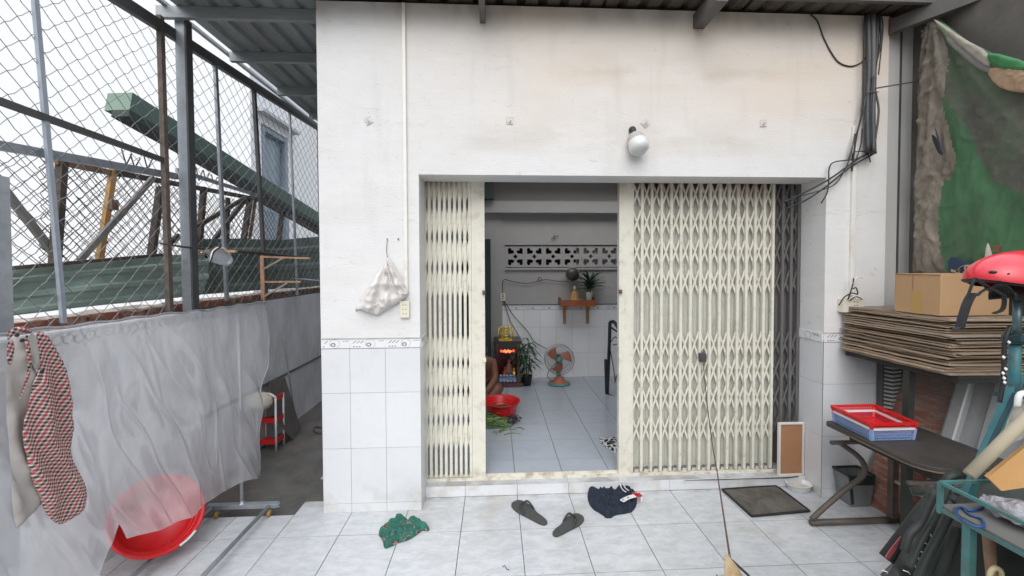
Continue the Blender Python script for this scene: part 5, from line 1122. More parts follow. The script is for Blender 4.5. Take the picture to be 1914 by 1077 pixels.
tpiece(((1742, 36), (1752, 38), (1800, 72), (1850, 98), (1852, 125), (1838, 122), (1800, 90), (1770, 62)), 3.69, tpd, 'upper_fold', .03, .02, 6, 5, .01, edge=.03)
tpiece(((1770, 62), (1800, 90), (1858, 128), (1850, 138), (1825, 128), (1790, 98), (1768, 78)), 3.70, M('tarp_grey_fold', (.19, .18, .165), .8, var=.2), 'lower_fold', .02, .02, 6, 6, .01, edge=.03)
tpiece(((1848, 95), (1930, 118), (1930, 135), (1862, 128), (1845, 112)), 3.68, M('bright_green_fold', (.03, .17, .05), .5, var=.2), 'rolled_green_edge', .03, .01, 6, 7, .01, edge=.02)
tpiece(((1842, 130), (1880, 122), (1940, 128), (1940, 175), (1890, 172), (1860, 160)), 3.695, M('tan_lining', (.42, .29, .18), .85, var=.2, dirt=(.15, .09, .06), damt=.6, dscale=12), 'bunched_lining', .04, .03, 9, 8, .01, edge=.03)
tpiece(((1740, 255), (1745, 250), (1764, 285), (1760, 291), (1752, 285)), 3.665, cable, 'dark_strap', .004, 0, 6, 9, .006, edge=.01)
tpiece(((1747, 242), (1750, 240), (1763, 290), (1760, 292)), 3.66, M('purple_cord', (.05, .04, .09), .7), 'cord', .003, 0, 6, 9, .004, edge=.01)
tpiece(((1770, 478), (1800, 486), (1828, 500), (1832, 530), (1775, 530)), 3.695, M('navy_sack', (.02, .04, .09), .6, var=.15), 'navy_patch', .006, .004, 8, 3, .008, edge=.02)
wt_ = M('sack_white', (.62, .58, .52), .7, var=.1); redt = M('sack_red_print', (.40, .05, .04), .6)
tpiece(((1845, 448), (1852, 470), (1862, 500), (1864, 530), (1832, 530), (1838, 500)), 3.685, wt_, 'white_patch', .004, .002, 8, 3, .008, edge=.02)
p = U(1856, 458, 'x', 3.672); text_mesh('M SAN', .055, redt, p, (0, .10, -1), (0, -1, -.1), tar)
p = U(1802, 514, 'x', 3.684); text_mesh('SU', .085, M('gold_print', (.45, .36, .15), .6), p, (0, -1, .12), (0, .1, 1), tar)
m = MB(); c = U(1808, 506, 'x', 3.686); m.tube([c+V((0, .05*math.cos(k*math.pi/8), .035*math.sin(k*math.pi/8))) for k in range(16)], .003, 4, closed=True); c = U(1786, 502, 'x', 3.686)
for k in range(5): m.obox(c+V((0, random.uniform(-.03, .03), random.uniform(-.03, .02))), (.002, 0, 0), (0, .018, .008), (0, -.006, .014))
m.build('printed_emblem', M('emblem_tan', (.40, .32, .22), .6), tar)
# ------------------------------------------------------------------ teal cart close to the lens, with saddle and helmet
teal = M('teal_paint', (.045, .17, .19), .5, var=.22, scale=16, dirt=(.10, .075, .055), damt=.7, dpos=.58, dscale=22); teald = M('dark_teal', (.02, .06, .07), .6, var=.3, scale=16)
tg = M('teal_green_paint', (.055, .165, .155), .55, var=.25, scale=16, dirt=(.11, .09, .07), damt=.7, dpos=.55, dscale=20)
cty = -1.95
cart = thing('pedal_cart', 'old teal pedal cart with black saddle, slanting frame tube and board shelf', 'cart', (2.15, -2.0, 0))
Yc = lambda x, y, d=0: U(x, y, 'y', cty+d)
MB().tube([Yc(1902, 556), Yc(1900, 640)], .009, 12).build('seat_post', M('post_steel_teal', (.12, .19, .20), .35, metal=.5, var=.2), cart)
MB().tube([Yc(1898, 640), Yc(1894, 745)], .0125, 12).build('seat_tube', teal, cart)
m = MB(); m.lathe([(.022, -.012), (.027, -.008), (.027, .008), (.022, .012)], Yc(1898, 634), (0, 0, 1), 12); m.obox(Yc(1908, 632, -.02), (.03, 0, 0), (0, .02, 0), (0, 0, .016)); m.build('seat_clamp', teald, cart)
# frame tube down to the left and two uprights
A1, A2 = Yc(1905, 700), Yc(1808, 925); MB().bar(A1, A2, .024, .016, (0, 1, 0)).build('frame_tube', teal, cart)
MB().bar(Yc(1898, 735, -.035), Yc(1815, 905, -.035), .004, .010, (0, 1, 0)).build('cable_guide', teald, cart)
MB().bar(Yc(1868, 738, .03), Yc(1930, 738, .03), .03, .014).build('bracket', teald, cart)
MB().tube(catmull([Yc(1902, 760, -.06), Yc(1904, 742, -.06), Yc(1912, 735, -.06), Yc(1930, 740, -.06)]), .007, 8).build('hook', whitep, cart)
sad = M('saddle_black', (.028, .030, .034), .38, var=.15, scale=9, coat=.2)
def sadf(u, v):   # u along length (nose at 0), v across
    x0, x1 = 1872, 2010; c = Yc(x0+(x1-x0)*u, 528+34*u-18*math.sin(u*2.6), 0); w = .030+.055*max(0, u-.25)**.8; a = (v-.5)*math.pi*1.15
    return c+V((0, math.sin(a)*w, (math.cos(a)-1)*.038+.0))
MB().grid(sadf, 20, 14, th=(0, 0, -.006)).build('saddle', sad, cart)
# chain and dark cable hanging left of the post
MB().tube(catmull([Yc(x, y, -.02) for x, y in ((1888, 610), (1878, 640), (1876, 690), (1872, 730), (1868, 752))]), .0055, 7).build('brake_cable', cable, cart)
m = MB()
for x, y in ((1876, 668), (1880, 690), (1875, 698), (1877, 707), (1878, 715), (1886, 640)): m.lathe([(0, .004), (.006, 0), (0, -.004)], Yc(x, y, -.03), (.3, -1, .2), 7)
m.build('cable_beads', whitep, cart)
# shelf deck with rails (runs towards the lens)
SXc = 1.86
def Sx(x, y, dx=0): p = U(x, y, 'x', SXc+dx); return p
a, b = Sx(1758, 902), Sx(1935, 998); zt_ = (a.z+b.z)/2
DX1 = 2.75
MB().bar((SXc, a.y, 1.165), (SXc, -2.60, 1.165), .008, .008).build('top_rail', tg, cart); MB().bar((SXc, a.y, 1.165), (SXc, a.y, 1.08), .010, .010, (0, 1, 0)).build('rail_post', tg, cart)
MB().bar((SXc, a.y, 1.165), (DX1, a.y, 1.165), .008, .008).build('top_rail', tg, cart)
MB().box(SXc, DX1, -2.62, a.y, 1.098, 1.104).build('deck_board', M('deck_grey', (.13, .125, .115), .8, var=.12, scale=5, bump=.2), cart)
MB().box(SXc-.003, SXc+.010, -2.62, a.y+.004, 1.086, 1.0975).box(SXc+.010, DX1, a.y-.010, a.y+.004, 1.086, 1.0975).build('deck_frame', tg, cart)
for y in (-2.055, -2.33): MB().box(SXc+.0, SXc+.02, y-.009, y+.009, .0, 1.085).build('leg', tg, cart)
MB().box(SXc+.002, SXc+.022, -2.316, -2.069, .93, .95).build('lower_rail', tg, cart)
MB().bar((2.06, -2.2, 1.08), (2.06, -2.2, .2), .018, .018).build('inner_post', M('inner_grey_post', (.12, .13, .11), .6), cart)
# helmet
helm = M('helmet_red', (.60, .012, .030), .28, var=.04, scale=3, coat=.4); helmd = M('helmet_vent', (.10, .02, .025), .6)
hc = Yc(1918, 540, -.02); ht = thing('bicycle_helmet', 'shiny red helmet with black chin strap resting on the cart saddle', 'helmet', hc)
def hf_(u, v):
    a = math.pi*2*u; e = v*math.pi/2; ca = math.cos(a); L_ = .162 if ca < 0 else .13; w = .088
    r = math.cos(e); tipz = (.022*max(0, -ca)**2-.012)*(1-v)
    pin = 1-.22*max(0, -ca)**6*0
    return hc+V((ca*L_*r, math.sin(a)*w*r*pin, math.sin(e)*.088-(.020 if ca > 0 else 0)*(1-v)+tipz+.02))
MB().grid(hf_, 48, 18).build('shell', helm, ht)
def hv(u, v): p = hf_(u, .02); q = hc+V((0, 0, .03)); return p.lerp(q, v*.12)+V((0, 0, -.012*v))
MB().grid(hv, 40, 2).build('lining', cable, ht)
for (x, y, rx_, rz) in ((1861, 511, .0075, .004), (1884, 512, .002, .002), (1862, 536, .003, .002)):
    e = CAM; p = None; d0 = ray(x, y).normalized()
    # march to the shell ellipsoid
    best = None
    for i in range(48):
        for j in range(18):
            q = hf_(i/48, j/18)
            if (q-hc).dot(d0) > .02: continue
            dd = (q-CAM).normalized().dot(d0)
            if best is None or dd > best[0]: best = (dd, q)
    q = best[1]; MB().lathe([(0, .0), (rx_, -.0005), (rx_*1.05, -.002)], q-d0*.004, -d0, 14, sy=rz/rx_).build('vent', cable, ht)
stm = M('helmet_strap', (.022, .022, .024), .7)
def strap(pts, w, nm, d=-.05):
    q = catmull([Yc(x, y, d) for x, y in pts], 6); m = MB()
    for i in range(len(q)-1): m.bar(q[i], q[i+1]+(q[i+1]-q[i])*.1, .003, w if not callable(w) else w(i/len(q)), (0, 1, 0))
    m.build(nm, stm, ht)
strap(((1823, 519), (1817, 532), (1812, 545), (1808, 556)), .006, 'strap'); strap(((1848, 538), (1835, 545), (1826, 552), (1816, 552)), .007, 'strap')
strap(((1822, 520), (1836, 530), (1848, 538), (1862, 544), (1876, 552)), .010, 'strap'); strap(((1818, 548), (1808, 566), (1800, 590), (1794, 612)), .022, 'chin_strap'); strap(((1826, 551), (1816, 552), (1812, 560)), .014, 'buckle')
strap(((1784, 616), (1794, 612), (1801, 614)), .012, 'strap_end'); strap(((1877, 552), (1877, 568), (1872, 580), (1858, 586)), .010, 'strap')
# cardboard tube, board, plastic bag, blue wire hanger
MB().tube([Yc(1812, 888, -.10), Yc(1950, 750, -.10)], .0135, 18).build('cardboard_tube', M('kraft_tube', (.36, .31, .22), .8, var=.08, scale=12), None, 'thick tan cardboard roll leaning on the teal cart', 'cardboard roll')
q = [Yc(1846, 893, -.08), Yc(1872, 918, -.10), Yc(1960, 905, -.12), Yc(1960, 800, -.05), Yc(1905, 845, -.05)]
MB().prism(q, (.003, .01, 0)).build('orange_card', M('orange_card', (.42, .23, .08), .8, var=.08, scale=5), None, 'orange-brown cardboard sheet standing behind the plastic bag on the cart', 'cardboard')
bgm = thing('plastic_bag', 'crinkled clear plastic bag lying on the shelf of the teal cart', 'bag', U(1850, 960, 'z', 1.105))
m = MB()
def pbf(u, v):
    c = V((1.935+.10*u, -2.03-.26*u, 1.137)); a = v*2*math.pi; r = .018+.030*min(1, u*4)*(.7+.4*noise.noise(V((u*5, math.cos(a)*2, math.sin(a)*2))))
    if u < .04: r *= .7
    return c+V((math.cos(a)*r*1.1, math.cos(a)*r*.4, math.sin(a)*r*.75))+V((0, 0, .012*noise.noise(V((u*14, v*9, 2)))))
m.grid(pbf, 60, 40); m.build('bag_film', bagp, bgm)
MB().tube(catmull([V((1.98, -2.05, 1.13)), V((1.985, -2.10, 1.135)), V((1.99, -2.15, 1.13))]), .009, 8).build('orange_contents', M('orange_item', (.5, .16, .07), .6), bgm)
MB().tube([V((1.95, -2.06, 1.128)), V((2.0, -2.26, 1.13))], .018, 10).build('white_contents', M('bag_white', (.55, .53, .56), .6, var=.2, scale=30), bgm)
MB().tube(catmull([U(x, y, 'z', 1.108) for x, y in ((1838, 948), (1815, 955), (1795, 948), (1786, 955), (1797, 972), (1820, 983), (1838, 984), (1834, 970), (1812, 962), (1800, 950))]), .0032, 6).build('wire_hanger', M('blue_wire', (.015, .06, .18), .4), None, 'bent blue wire hanger lying on the cart shelf', 'hanger')
MB().grid(lambda u, v: Yc(1868+60*u+30*v, 835-100*v-20*u, .03)+V((0, .02*noise.noise(V((u*4, v*4, 3))), .008*noise.noise(V((u*6, v*9, 1))))), 14, 18, smooth=False, th=(0, .004, 0)).build('grey_paper', M('grey_paper', (.30, .285, .25), .85, var=.15, scale=9, bump=.5), None, 'crumpled grey wrapping sheet stuffed behind the cardboard roll on the cart', 'paper')
# black folded umbrellas / bags hanging at the cart corner
blk = M('umbrella_black', (.022, .024, .022), .55, var=.4, scale=12, bump=.4, bscale=25); blg = M('tube_black_green', (.028, .036, .030), .5, var=.2)
bunch = thing('folded_umbrella', 'long black folded umbrella slanting down beside the teal cart, leftmost of the bundle', 'umbrella', U(1660, 1070, 'y', -1.7))
Yb = lambda x, y, d=0: U(x, y, 'y', -1.75+d)
MB().tube([Yb(1768, 905), Yb(1742, 940), Yb(1657, 1045)], [.016, .026, .022], 12).build('canopy', blk, bunch); MB().tube([Yb(1764, 908), Yb(1775, 893), Yb(1795, 886)], .012, 8).build('handle', blg, bunch)
b2_ = thing('folded_umbrella', 'short black folded umbrella with a pink tag, behind the leftmost one by the cart', 'umbrella', U(1690, 1070, 'y', -1.7))
MB().tube([Yb(1790, 930, -.04), Yb(1750, 985, -.04), Yb(1690, 1080, -.04)], [.022, .030, .034], 12).build('canopy', blk, b2_)
m = MB(); m.prism([Yb(1684, 1003, -.06), Yb(1664, 1028, -.06), Yb(1655, 1042, -.06), Yb(1662, 1046, -.06), Yb(1676, 1026, -.06)], (0, .002, 0)); m.build('pink_tag', M('pink_tag', (.55, .12, .14), .6, var=.3, scale=40, dirt=(.7, .6, .6), damt=.7), b2_)
hb_ = thing('black_bag', 'shiny crumpled black plastic bag hanging under the corner of the cart shelf', 'bag', U(1740, 1100, 'y', -1.85))
m = MB()
po = [U(x, y, 'y', -1.84) for x, y in ((1765, 925), (1785, 935), (1782, 1000), (1780, 1077), (1770, 1140), (1660, 1140), (1640, 1100), (1668, 1060), (1690, 1020), (1712, 985), (1740, 950))]; P2 = [(p.x, p.z) for p in po]
blob(m, smooth_poly(P2), .010, .03, .028, 12, lambda x, z, h: V((x, -1.84-h*.9, z)), False, 12, .06); m.build('bag_body', M('black_film', (.014, .016, .014), .32, var=.3, scale=10, bump=.35, bscale=25), hb_)
m = MB()
for p_, q_ in (((1722, 1012), (1735, 1022)), ((1717, 1030), (1728, 1037)), ((1710, 1040), (1718, 1047)), ((1732, 995), (1741, 1004)), ((1648, 1066), (1660, 1072)), ((1700, 1050), (1712, 1062)), ((1688, 1066), (1702, 1074))):
    a, b = U(*p_, 'y', -1.915), U(*q_, 'y', -1.915); m.tube([a, (a+b)/2+V((.002, -.003, .003)), b], .0012, 5)
m.build('white_cord', whitep, hb_, kind='stuff')
for k, (pts_, r_) in enumerate(((((1778, 900), (1752, 960), (1722, 1010), (1700, 1060)), .008), (((1748, 915), (1722, 975), (1700, 1000), (1690, 1030)), .010), (((1775, 960), (1750, 1010), (1728, 1050), (1712, 1090)), .011), (((1788, 985), (1772, 1035), (1758, 1070), (1745, 1100)), .012))):
    MB().tube(catmull([U(x, y, 'y', -1.93) for x, y in pts_]), r_, 8).build('folded_rib', blk if k % 2 else blg, hb_)
bh = thing('bar_handle', 'long black tube handle lying across in front of the desk by the cart', 'tube', U(1710, 918, 'y', -1.45))
MB().tube([U(1703, 918, 'y', -1.45), U(1760, 921, 'y', -1.5), U(1850, 917, 'y', -1.6)], .0165, 10).build('tube', blg, bh); MB().tube([U(1762, 905, 'y', -1.6), U(1775, 890, 'y', -1.6), U(1797, 880, 'y', -1.6)], .014, 8).build('grip', blk, bh)
m = MB(); m.tube([U(1742, 880+k, 'y', -1.6) for k in (0, 1)], .001, 4)
dkc = thing('dark_bag', 'dark green bag filling the space under the cart shelf', 'bag', (2.25, -2.05, .5)); 
def dbf(u, v):
    a = u*2*math.pi; e = (v-.5)*math.pi; return V((2.32+.40*math.cos(a)*math.cos(e), -1.90+.12*math.sin(a)*math.cos(e), .72+.42*math.sin(e)))+V((noise.noise(V((u*9, v*6, 1))),)*3)*.03
MB().grid(dbf, 30, 20).build('bag_body', M('dark_green_bag', (.018, .026, .020), .6, var=.3, scale=6, bump=.5), dkc)
rb2 = thing('red_bucket', 'dark red plastic bucket under the cart shelf with an orange handle', 'bucket', (2.16, -2.18, .62))
MB().lathe([(.0, .0), (.085, .0), (.115, .22), (.120, .225), (.112, .225), (.08, .01), (0, .01)], (2.17, -2.16, .73), (0, 0, 1), 24).build('bucket_body', M('dark_red', (.20, .012, .012), .4, var=.1), rb2)
MB().tube(catmull([V((2.07, -2.25, .955)), V((2.09, -2.275, .99)), V((2.15, -2.29, 1.0)), V((2.2, -2.28, .97))]), .005, 6).build('handle', M('orange_handle', (.5, .08, .04), .4), rb2)
MB().tube([V((1.885+.016*math.cos(k*math.pi/8), -2.10, .985+.016*math.sin(k*math.pi/8)*1.3)) for k in range(16)], .006, 6, closed=True).build('brass_ring', M('pale_brass', (.50, .42, .25), .5, var=.1), None, 'pale loop ring tied to the leg of the teal cart', 'ring')
MB().tube([V((1.93, -2.06, .93)), V((2.02, -1.98, 1.04))], [.010, .014], 8).build('wooden_handle', M('old_wood', (.32, .20, .12), .7, var=.3, scale=20), None, 'worn wooden handle poking out below the cart shelf', 'handle')
# ================================================================== INSIDE THE ROOM
dg = M('door_dark_green', (.020, .035, .032), .5, var=.2, scale=6)
dr_ = thing('green_door', 'dark green door leaf at the left end of the room', 'door', (.45, 2.75, .1))
MB().box(.15, .50, 2.70, 2.74, .1, 2.16).build('door_leaf', dg, dr_); MB().box(.50, .575, 2.69, 2.75, .1, 2.16).build('door_stile', dg, dr_)
MB().box(.25, .62, 2.60, 2.70, 2.72, 3.02).build('wall_cupboard', dg, None, 'dark box fixed high in the left corner of the room', 'cupboard')
s1 = thing('wall_socket', 'small socket on the room wall beside the green door, cords hanging from it', 'socket', (.775, 2.87, 1.30))
p = U(940, 555, 'y', 2.85); MB().box(p.x-.035, p.x+.035, 2.84, 2.879, p.z-.06, p.z+.055).build('socket_plate', plate, s1)
m = MB(); 
for dz in (-.025, .005, .03): m.box(p.x-.012, p.x+.012, 2.8385, 2.8395, p.z+dz-.006, p.z+dz+.006)
m.build('socket_holes', black, s1)
for pts in (((939, 548), (941, 524), (960, 527), (985, 530), (1005, 526), (1020, 523), (1045, 526), (1070, 525)), ((1005, 526), (1008, 518), (1013, 524)), ((941, 562), (950, 590), (956, 605), (970, 628)), ((942, 562), (960, 590), (985, 618), (1000, 640), (1022, 652)), ((1030, 447), (1037, 443), (1044, 441)), ((1036, 449), (1036, 440))):
    MB().tube(catmull([U(x, y, 'y', 2.85) for x, y in pts]), .0055, 5).build('wire', cableg, s1)
# altar
al = thing('altar_cabinet', 'dark red lacquered spirit altar on the floor glowing with red lamps', 'altar', (.83, 2.5, .1))
lac = M('lacquer_maroon', (.07, .012, .012), .3, var=.2, scale=8, coat=.3); blkl = M('lacquer_black', (.02, .012, .012), .3, var=.2)
ax0, ax1, ay0, ay1 = .635, .985, 2.45, 2.80
MB().box(ax0-.02, ax1+.02, ay0-.02, ay1, .70, .735).build('top', blkl, al); MB().box(ax0-.01, ax1+.03, ay0-.05, ay1, .102, .155).build('plinth', lac, al)
for x in (ax0, ax1-.045): MB().box(x, x+.045, ay0, ay1, .156, .699).build('side_panel', lac, al)
MB().box(ax0+.046, ax1-.046, ay1-.04, ay1, .156, .699).build('back_panel', lac, al); MB().box(ax0+.046, ax1-.046, ay0, ay0+.02, .62, .699).build('lintel', blkl, al)
red_l = M('lamp_red', (.6, .03, .02), .4, emit=(1, .06, .03), es=1.4); orl = M('lamp_orange', (.7, .2, .1), .4, emit=(1, .22, .10), es=.8)
for x in (.72, .89): MB().lathe([(0, -.02), (.016, -.012), (.018, .008), (0, .02)], (x, 2.50, .585), (0, 0, 1), 12).build('red_lamp', red_l, al)
m = MB()
for k in range(7): m.lathe([(0, -.02), (.022, 0), (0, .02)], (.755+.016*k, 2.52+.004*(k % 2), .575+.012*math.sin(k*2.1)), (0, 0, 1), 8)
m.build('lamp_cluster', orl, al)
gold = M('gold_leaf', (.75, .50, .08), .25, metal=.7, var=.2, scale=30)
m = MB()
for x in (.74, .78, .82, .86): m.tube([(x, 2.449, .655), (x+.02, 2.449, .672), (x+.035, 2.449, .655)], .004, 4)
m.build('carving', M('dull_gold', (.18, .12, .06), .4, metal=.3), al)
def figurine(par, x, y, z, h, mats, nm):
    m = MB(); m.lathe([(0, 0), (h*.28, 0), (h*.33, h*.12), (h*.24, h*.35), (h*.22, h*.55), (h*.10, h*.68), (h*.07, h*.72), (h*.12, h*.80), (h*.12, h*.90), (h*.05, h*.98), (0, h)], (x, y, z), (0, 0, 1), 16); return m.build(nm, mats, par)
figurine(al, .77, 2.55, .20, .15, M('robe_red', (.35, .06, .03), .4), 'figurine'); figurine(al, .90, 2.55, .20, .14, gold, 'figurine'); figurine(al, .83, 2.58, .25, .20, M('robe_pink', (.30, .15, .13), .5), 'figurine')
porc = M('porcelain_blue', (.35, .45, .62), .2, var=.35, scale=90); 
for k in range(5):
    for j in range(2): MB().lathe([(0, 0), (.012, 0), (.020, .022), (.022, .034), (.019, .034), (.014, .008), (0, .008)], (.71+k*.046, 2.44+.0+j*.05, .157+j*.06), (0, 0, 1), 12).build('cup', porc, al)
MB().box(.69, .93, 2.47, 2.55, .157, .215).build('cup_step', M('pale_blue_step', (.25, .32, .42), .5), al)
go = thing('gold_ornament', 'shiny gold character plaque standing on top of the red altar', 'ornament', (.80, 2.55, .736)); m = MB()
gx, gz = U(945, 626, 'y', 2.5).x, .736
for a, b in (((-.10, .02), (.10, .02)), ((-.10, .02), (-.095, .19)), ((.10, .02), (.095, .19)), ((-.095, .19), (-.02, .175)), ((.095, .19), (.02, .175)), ((-.06, .06), (.06, .06)), ((-.05, .10), (.05, .10)), ((-.06, .14), (.06, .14)), ((0, .02), (0, .21)), ((-.07, .05), (-.03, .15)), ((.07, .05), (.03, .15)), ((-.02, .16), (.05, .20))):
    m.tube([V((gx+a[0]*.95, 2.50+random.uniform(-.006, .006), gz+a[1]*.98)), V((gx+(a[0]+b[0])/2, 2.49, gz+(a[1]+b[1])/2)), V((gx+b[0]*.95, 2.50, gz+b[1]*.98))], .0105, 6)
for k in range(16): m.lathe([(0, -.014), (.014, 0), (0, .014)], (gx+random.uniform(-.085, .085), 2.495, gz+random.uniform(.03, .17)), (0, 0, 1), 7)
m.box(gx-.09, gx+.09, 2.49, 2.54, gz, gz+.012); m.build('plaque', M('bright_gold', (.85, .62, .10), .22, metal=.6, var=.25, scale=40), go)
# potted plant beside the altar
leafm = M('leaf_dark_green', (.022, .060, .022), .45, var=.35, scale=14)
def leaf(m, p, d, L_, w, droop=.6, n=5):
    d = V(d).normalized(); sd_ = d.cross(V((0, 0, 1))).normalized()*w; vs = []; q = V(p)
    for i in range(n+1):
        t = i/n; ww = math.sin(math.pi*min(1, t*.93+.07))**.7
        c = V(p)+d*(L_*t)+V((0, 0, -droop*L_*t*t)); vs += [c-sd_*ww, c+V((0, 0, -w*.2)), c+sd_*ww]
    m.add(vs, [(i*3+j, i*3+j+1, i*3+j+4, i*3+j+3) for i in range(n) for j in range(2)], 0, True)
pp = thing('potted_plant', 'leafy dark green pot plant on the floor between the altar and the fan', 'plant', (1.08, 2.55, .1))
potm = M('pot_black', (.02, .02, .022), .5); px_, py_ = U(984, 700, 'y', 2.5).x, 2.5
MB().lathe([(0, 0), (.062, 0), (.08, .13), (.085, .135), (.075, .135), (.07, .115), (0, .115)], (px_, py_, .101), (0, 0, 1), 16).build('pot', potm, pp)
m = MB()
for k in range(4): m.tube(catmull([V((px_+.02*math.cos(k*1.6), py_+.02*math.sin(k*1.6), .21)), V((px_+.04*math.cos(k*1.6), py_+.03*math.sin(k*1.6), .40)), V((px_+.05*math.cos(k*1.6+.5), py_+.03*math.sin(k*1.6), .52+.06*k))]), .009, 6)
m.build('stem', M('stem_green', (.10, .12, .06), .6, var=.2), pp); m = MB()
for k in range(60): a = random.uniform(0, 6.28); z = random.uniform(.34, .72); leaf(m, (px_+random.uniform(-.05, .05), py_+random.uniform(-.04, .04), z), (math.cos(a), math.sin(a), random.uniform(-.1, .9)), random.uniform(.16, .30), .018, .7)
m.build('foliage', leafm, pp, kind='stuff')
# fan
fn_ = thing('floor_fan', 'old floor fan with orange blades, round wire guard and green base', 'fan', (1.53, 2.6, .1))
fx, fz = U(1044, 670, 'y', 2.55).x, U(1044, 670, 'y', 2.55).z; FY = 2.50
orm = M('fan_orange', (.38, .12, .065), .45, var=.1); ftg = M('fan_green', (.10, .24, .20), .5, var=.15, scale=12); wg = M('guard_wire', (.30, .31, .30), .4, metal=.4)
RR = U(1072, 670, 'y', 2.5).x-fx
m = MB()
for yy in (FY-.06, FY+.05):
    for r in (RR, RR*.8 if yy > FY else RR*.99): m.tube([V((fx+r*math.cos(k*math.pi/20), yy*1.0+(0 if r > RR*.85 else .0), fz+r*math.sin(k*math.pi/20))) for k in range(40)], .0035, 5, closed=True)
    for k in range(44): a = k*math.pi*2/44; m.tube([V((fx+.05*math.cos(a), yy+(-.03 if yy < FY else .02), fz+.05*math.sin(a))), V((fx+RR*.75*math.cos(a), yy+(-.015 if yy < FY else .01), fz+RR*.75*math.sin(a))), V((fx+RR*math.cos(a), yy, fz+RR*math.sin(a)))], .0011, 3, cap=False)
for k in range(44): a = k*math.pi*2/44; m.tube([V((fx+RR*math.cos(a), FY-.06, fz+RR*math.sin(a))), V((fx+RR*math.cos(a), FY+.05, fz+RR*math.sin(a)))], .0011, 3, cap=False)
m.build('guard', wg, fn_, kind='stuff')
for k, an in enumerate((40, 160, 285)):
    def bf(u, v, an=an): 
        a = math.radians(an)+(v-.5)*1.15*(.45+.55*math.sin(min(1, u+.25)*math.pi*.75))-u*.5; r = .03+(RR*.86-.03)*u; return V((fx+r*math.cos(a), FY+.035*(v-.5)*(1.2-u*.4), fz+r*math.sin(a)))
    MB().grid(bf, 8, 8, th=(0, .004, 0)).build('blade', orm, fn_)
MB().lathe([(0, -.07), (.035, -.065), (.045, -.04), (.045, .0), (.02, .02)], (fx, FY, fz), (0, 1, 0), 16).build('hub', ftg, fn_); MB().lathe([(.05, .05), (.06, .08), (.05, .16), (0, .18)], (fx, FY, fz), (0, 1, 0), 16).build('motor', ftg, fn_)
MB().tube([V((fx, FY+.09, fz-.02)), V((fx, FY+.05, fz-.18)), V((fx, FY+.02, .17))], [.022, .026, .035], 12).build('stand', ftg, fn_)
MB().lathe([(0, 0), (.155, 0), (.16, .015), (.15, .03), (.0, .035)], (fx, FY, .101), (0, 0, 1), 28, sy=.8).build('base', ftg, fn_); MB().lathe([(.12, .032), (.10, .05), (.05, .11), (0, .12)], (fx, FY-.01, .101), (0, 0, 1), 20, sy=.7).build('switch_cone', orm, fn_)
MB().tube(catmull([V((fx-.05, FY-.02, .14)), V((fx-.16, FY, .2)), V((fx-.15, FY, .28)), V((fx-.05, FY+.05, .38)), V((fx-.02, FY+.08, fz-.05))]), .005, 5).build('cord', cableg, fn_)
# wall shelf, statue, gong, vase
ws = thing('wall_shelf', 'small varnished wooden altar shelf on brackets on the back wall', 'shelf', (1.85, 2.8, 1.2)); wdm = M('varnished_wood', (.32, .10, .045), .4, var=.2, scale=12, stretch=(1, 4, 4)); wdl = M('pale_varnish', (.42, .22, .10), .5, var=.15)
sx0, sx1 = U(1048, 570, 'y', 2.65).x, U(1113, 570, 'y', 2.65).x; sz0, sz1 = U(1080, 573, 'y', 2.65).z, U(1080, 561, 'y', 2.65).z
MB().box(sx0, sx1, 2.64, 2.87, sz0+.02, sz0+.035).build('board', wdm, ws); MB().box(sx0, sx1, 2.625, 2.639, sz0, sz1).build('front_lip', wdm, ws)
for x in (sx0, sx1-.012): MB().box(x, x+.012, 2.64, 2.87, sz0+.036, sz1+.03).build('end_lip', wdm, ws)
for x in (U(1055, 590, 'y', 2.85).x, U(1098, 590, 'y', 2.85).x): MB().box(x-.018, x+.018, 2.83, 2.87, U(1055, 605, 'y', 2.85).z, sz0+.019).build('bracket', wdl, ws); MB().bar((x, 2.84, sz0-.12), (x, 2.68, sz0+.01), .02, .015).build('bracket_arm', wdl, ws)
by = 2.73; bz = sz0+.036
bu = thing('buddha_statue', 'seated golden robed figure statue on the wall shelf', 'statue', (1.8, by, bz)); sxx = U(1074, 550, 'y', by).x
MB().lathe([(0, 0), (.075, 0), (.085, .03), (.06, .075), (.055, .12), (.048, .16), (.02, .185), (0, .19)], (sxx, by, bz), (0, 0, 1), 20, sy=.7).build('body', M('statue_gold', (.55, .28, .10), .45, var=.35, scale=30), bu); MB().lathe([(0, .0), (.022, .012), (.027, .04), (.02, .062), (.008, .075), (0, .08)], (sxx, by, bz+.18), (0, 0, 1), 14).build('head', M('statue_skin', (.55, .42, .28), .5), bu)
gz_ = U(1070, 513, 'y', 2.78); gg = thing('round_halo', 'dark round disc with metal rim behind the statue on the back wall', 'disc', gz_); MB().lathe([(0, -.008), (.098, -.008), (.098, .004), (0, .004)], gz_, (0, 1, 0), 32).build('disc', M('disc_dark', (.06, .055, .05), .35, var=.4, scale=8), gg); MB().tube([gz_+V((.103*math.cos(k*math.pi/18), 0, .103*math.sin(k*math.pi/18))) for k in range(36)], .008, 6, closed=True).build('rim', M('rim_metal', (.40, .38, .34), .35, metal=.5), gg)
for k, (x, mt, lb) in enumerate(((1066, M('bowl_teal', (.20, .32, .34), .3), 'small teal incense bowl left on the altar shelf'), (1083, M('bowl_white', (.6, .6, .6), .3), 'small white bowl in front of the statue on the altar shelf'))):
    MB().lathe([(0, 0), (.03, 0), (.045, .035), (.048, .055), (.042, .055), (.036, .03), (0, .015)], (U(x, 557, 'y', 2.67).x, 2.685, bz), (0, 0, 1), 16).build('offering_bowl', mt, None, lb, 'bowl')
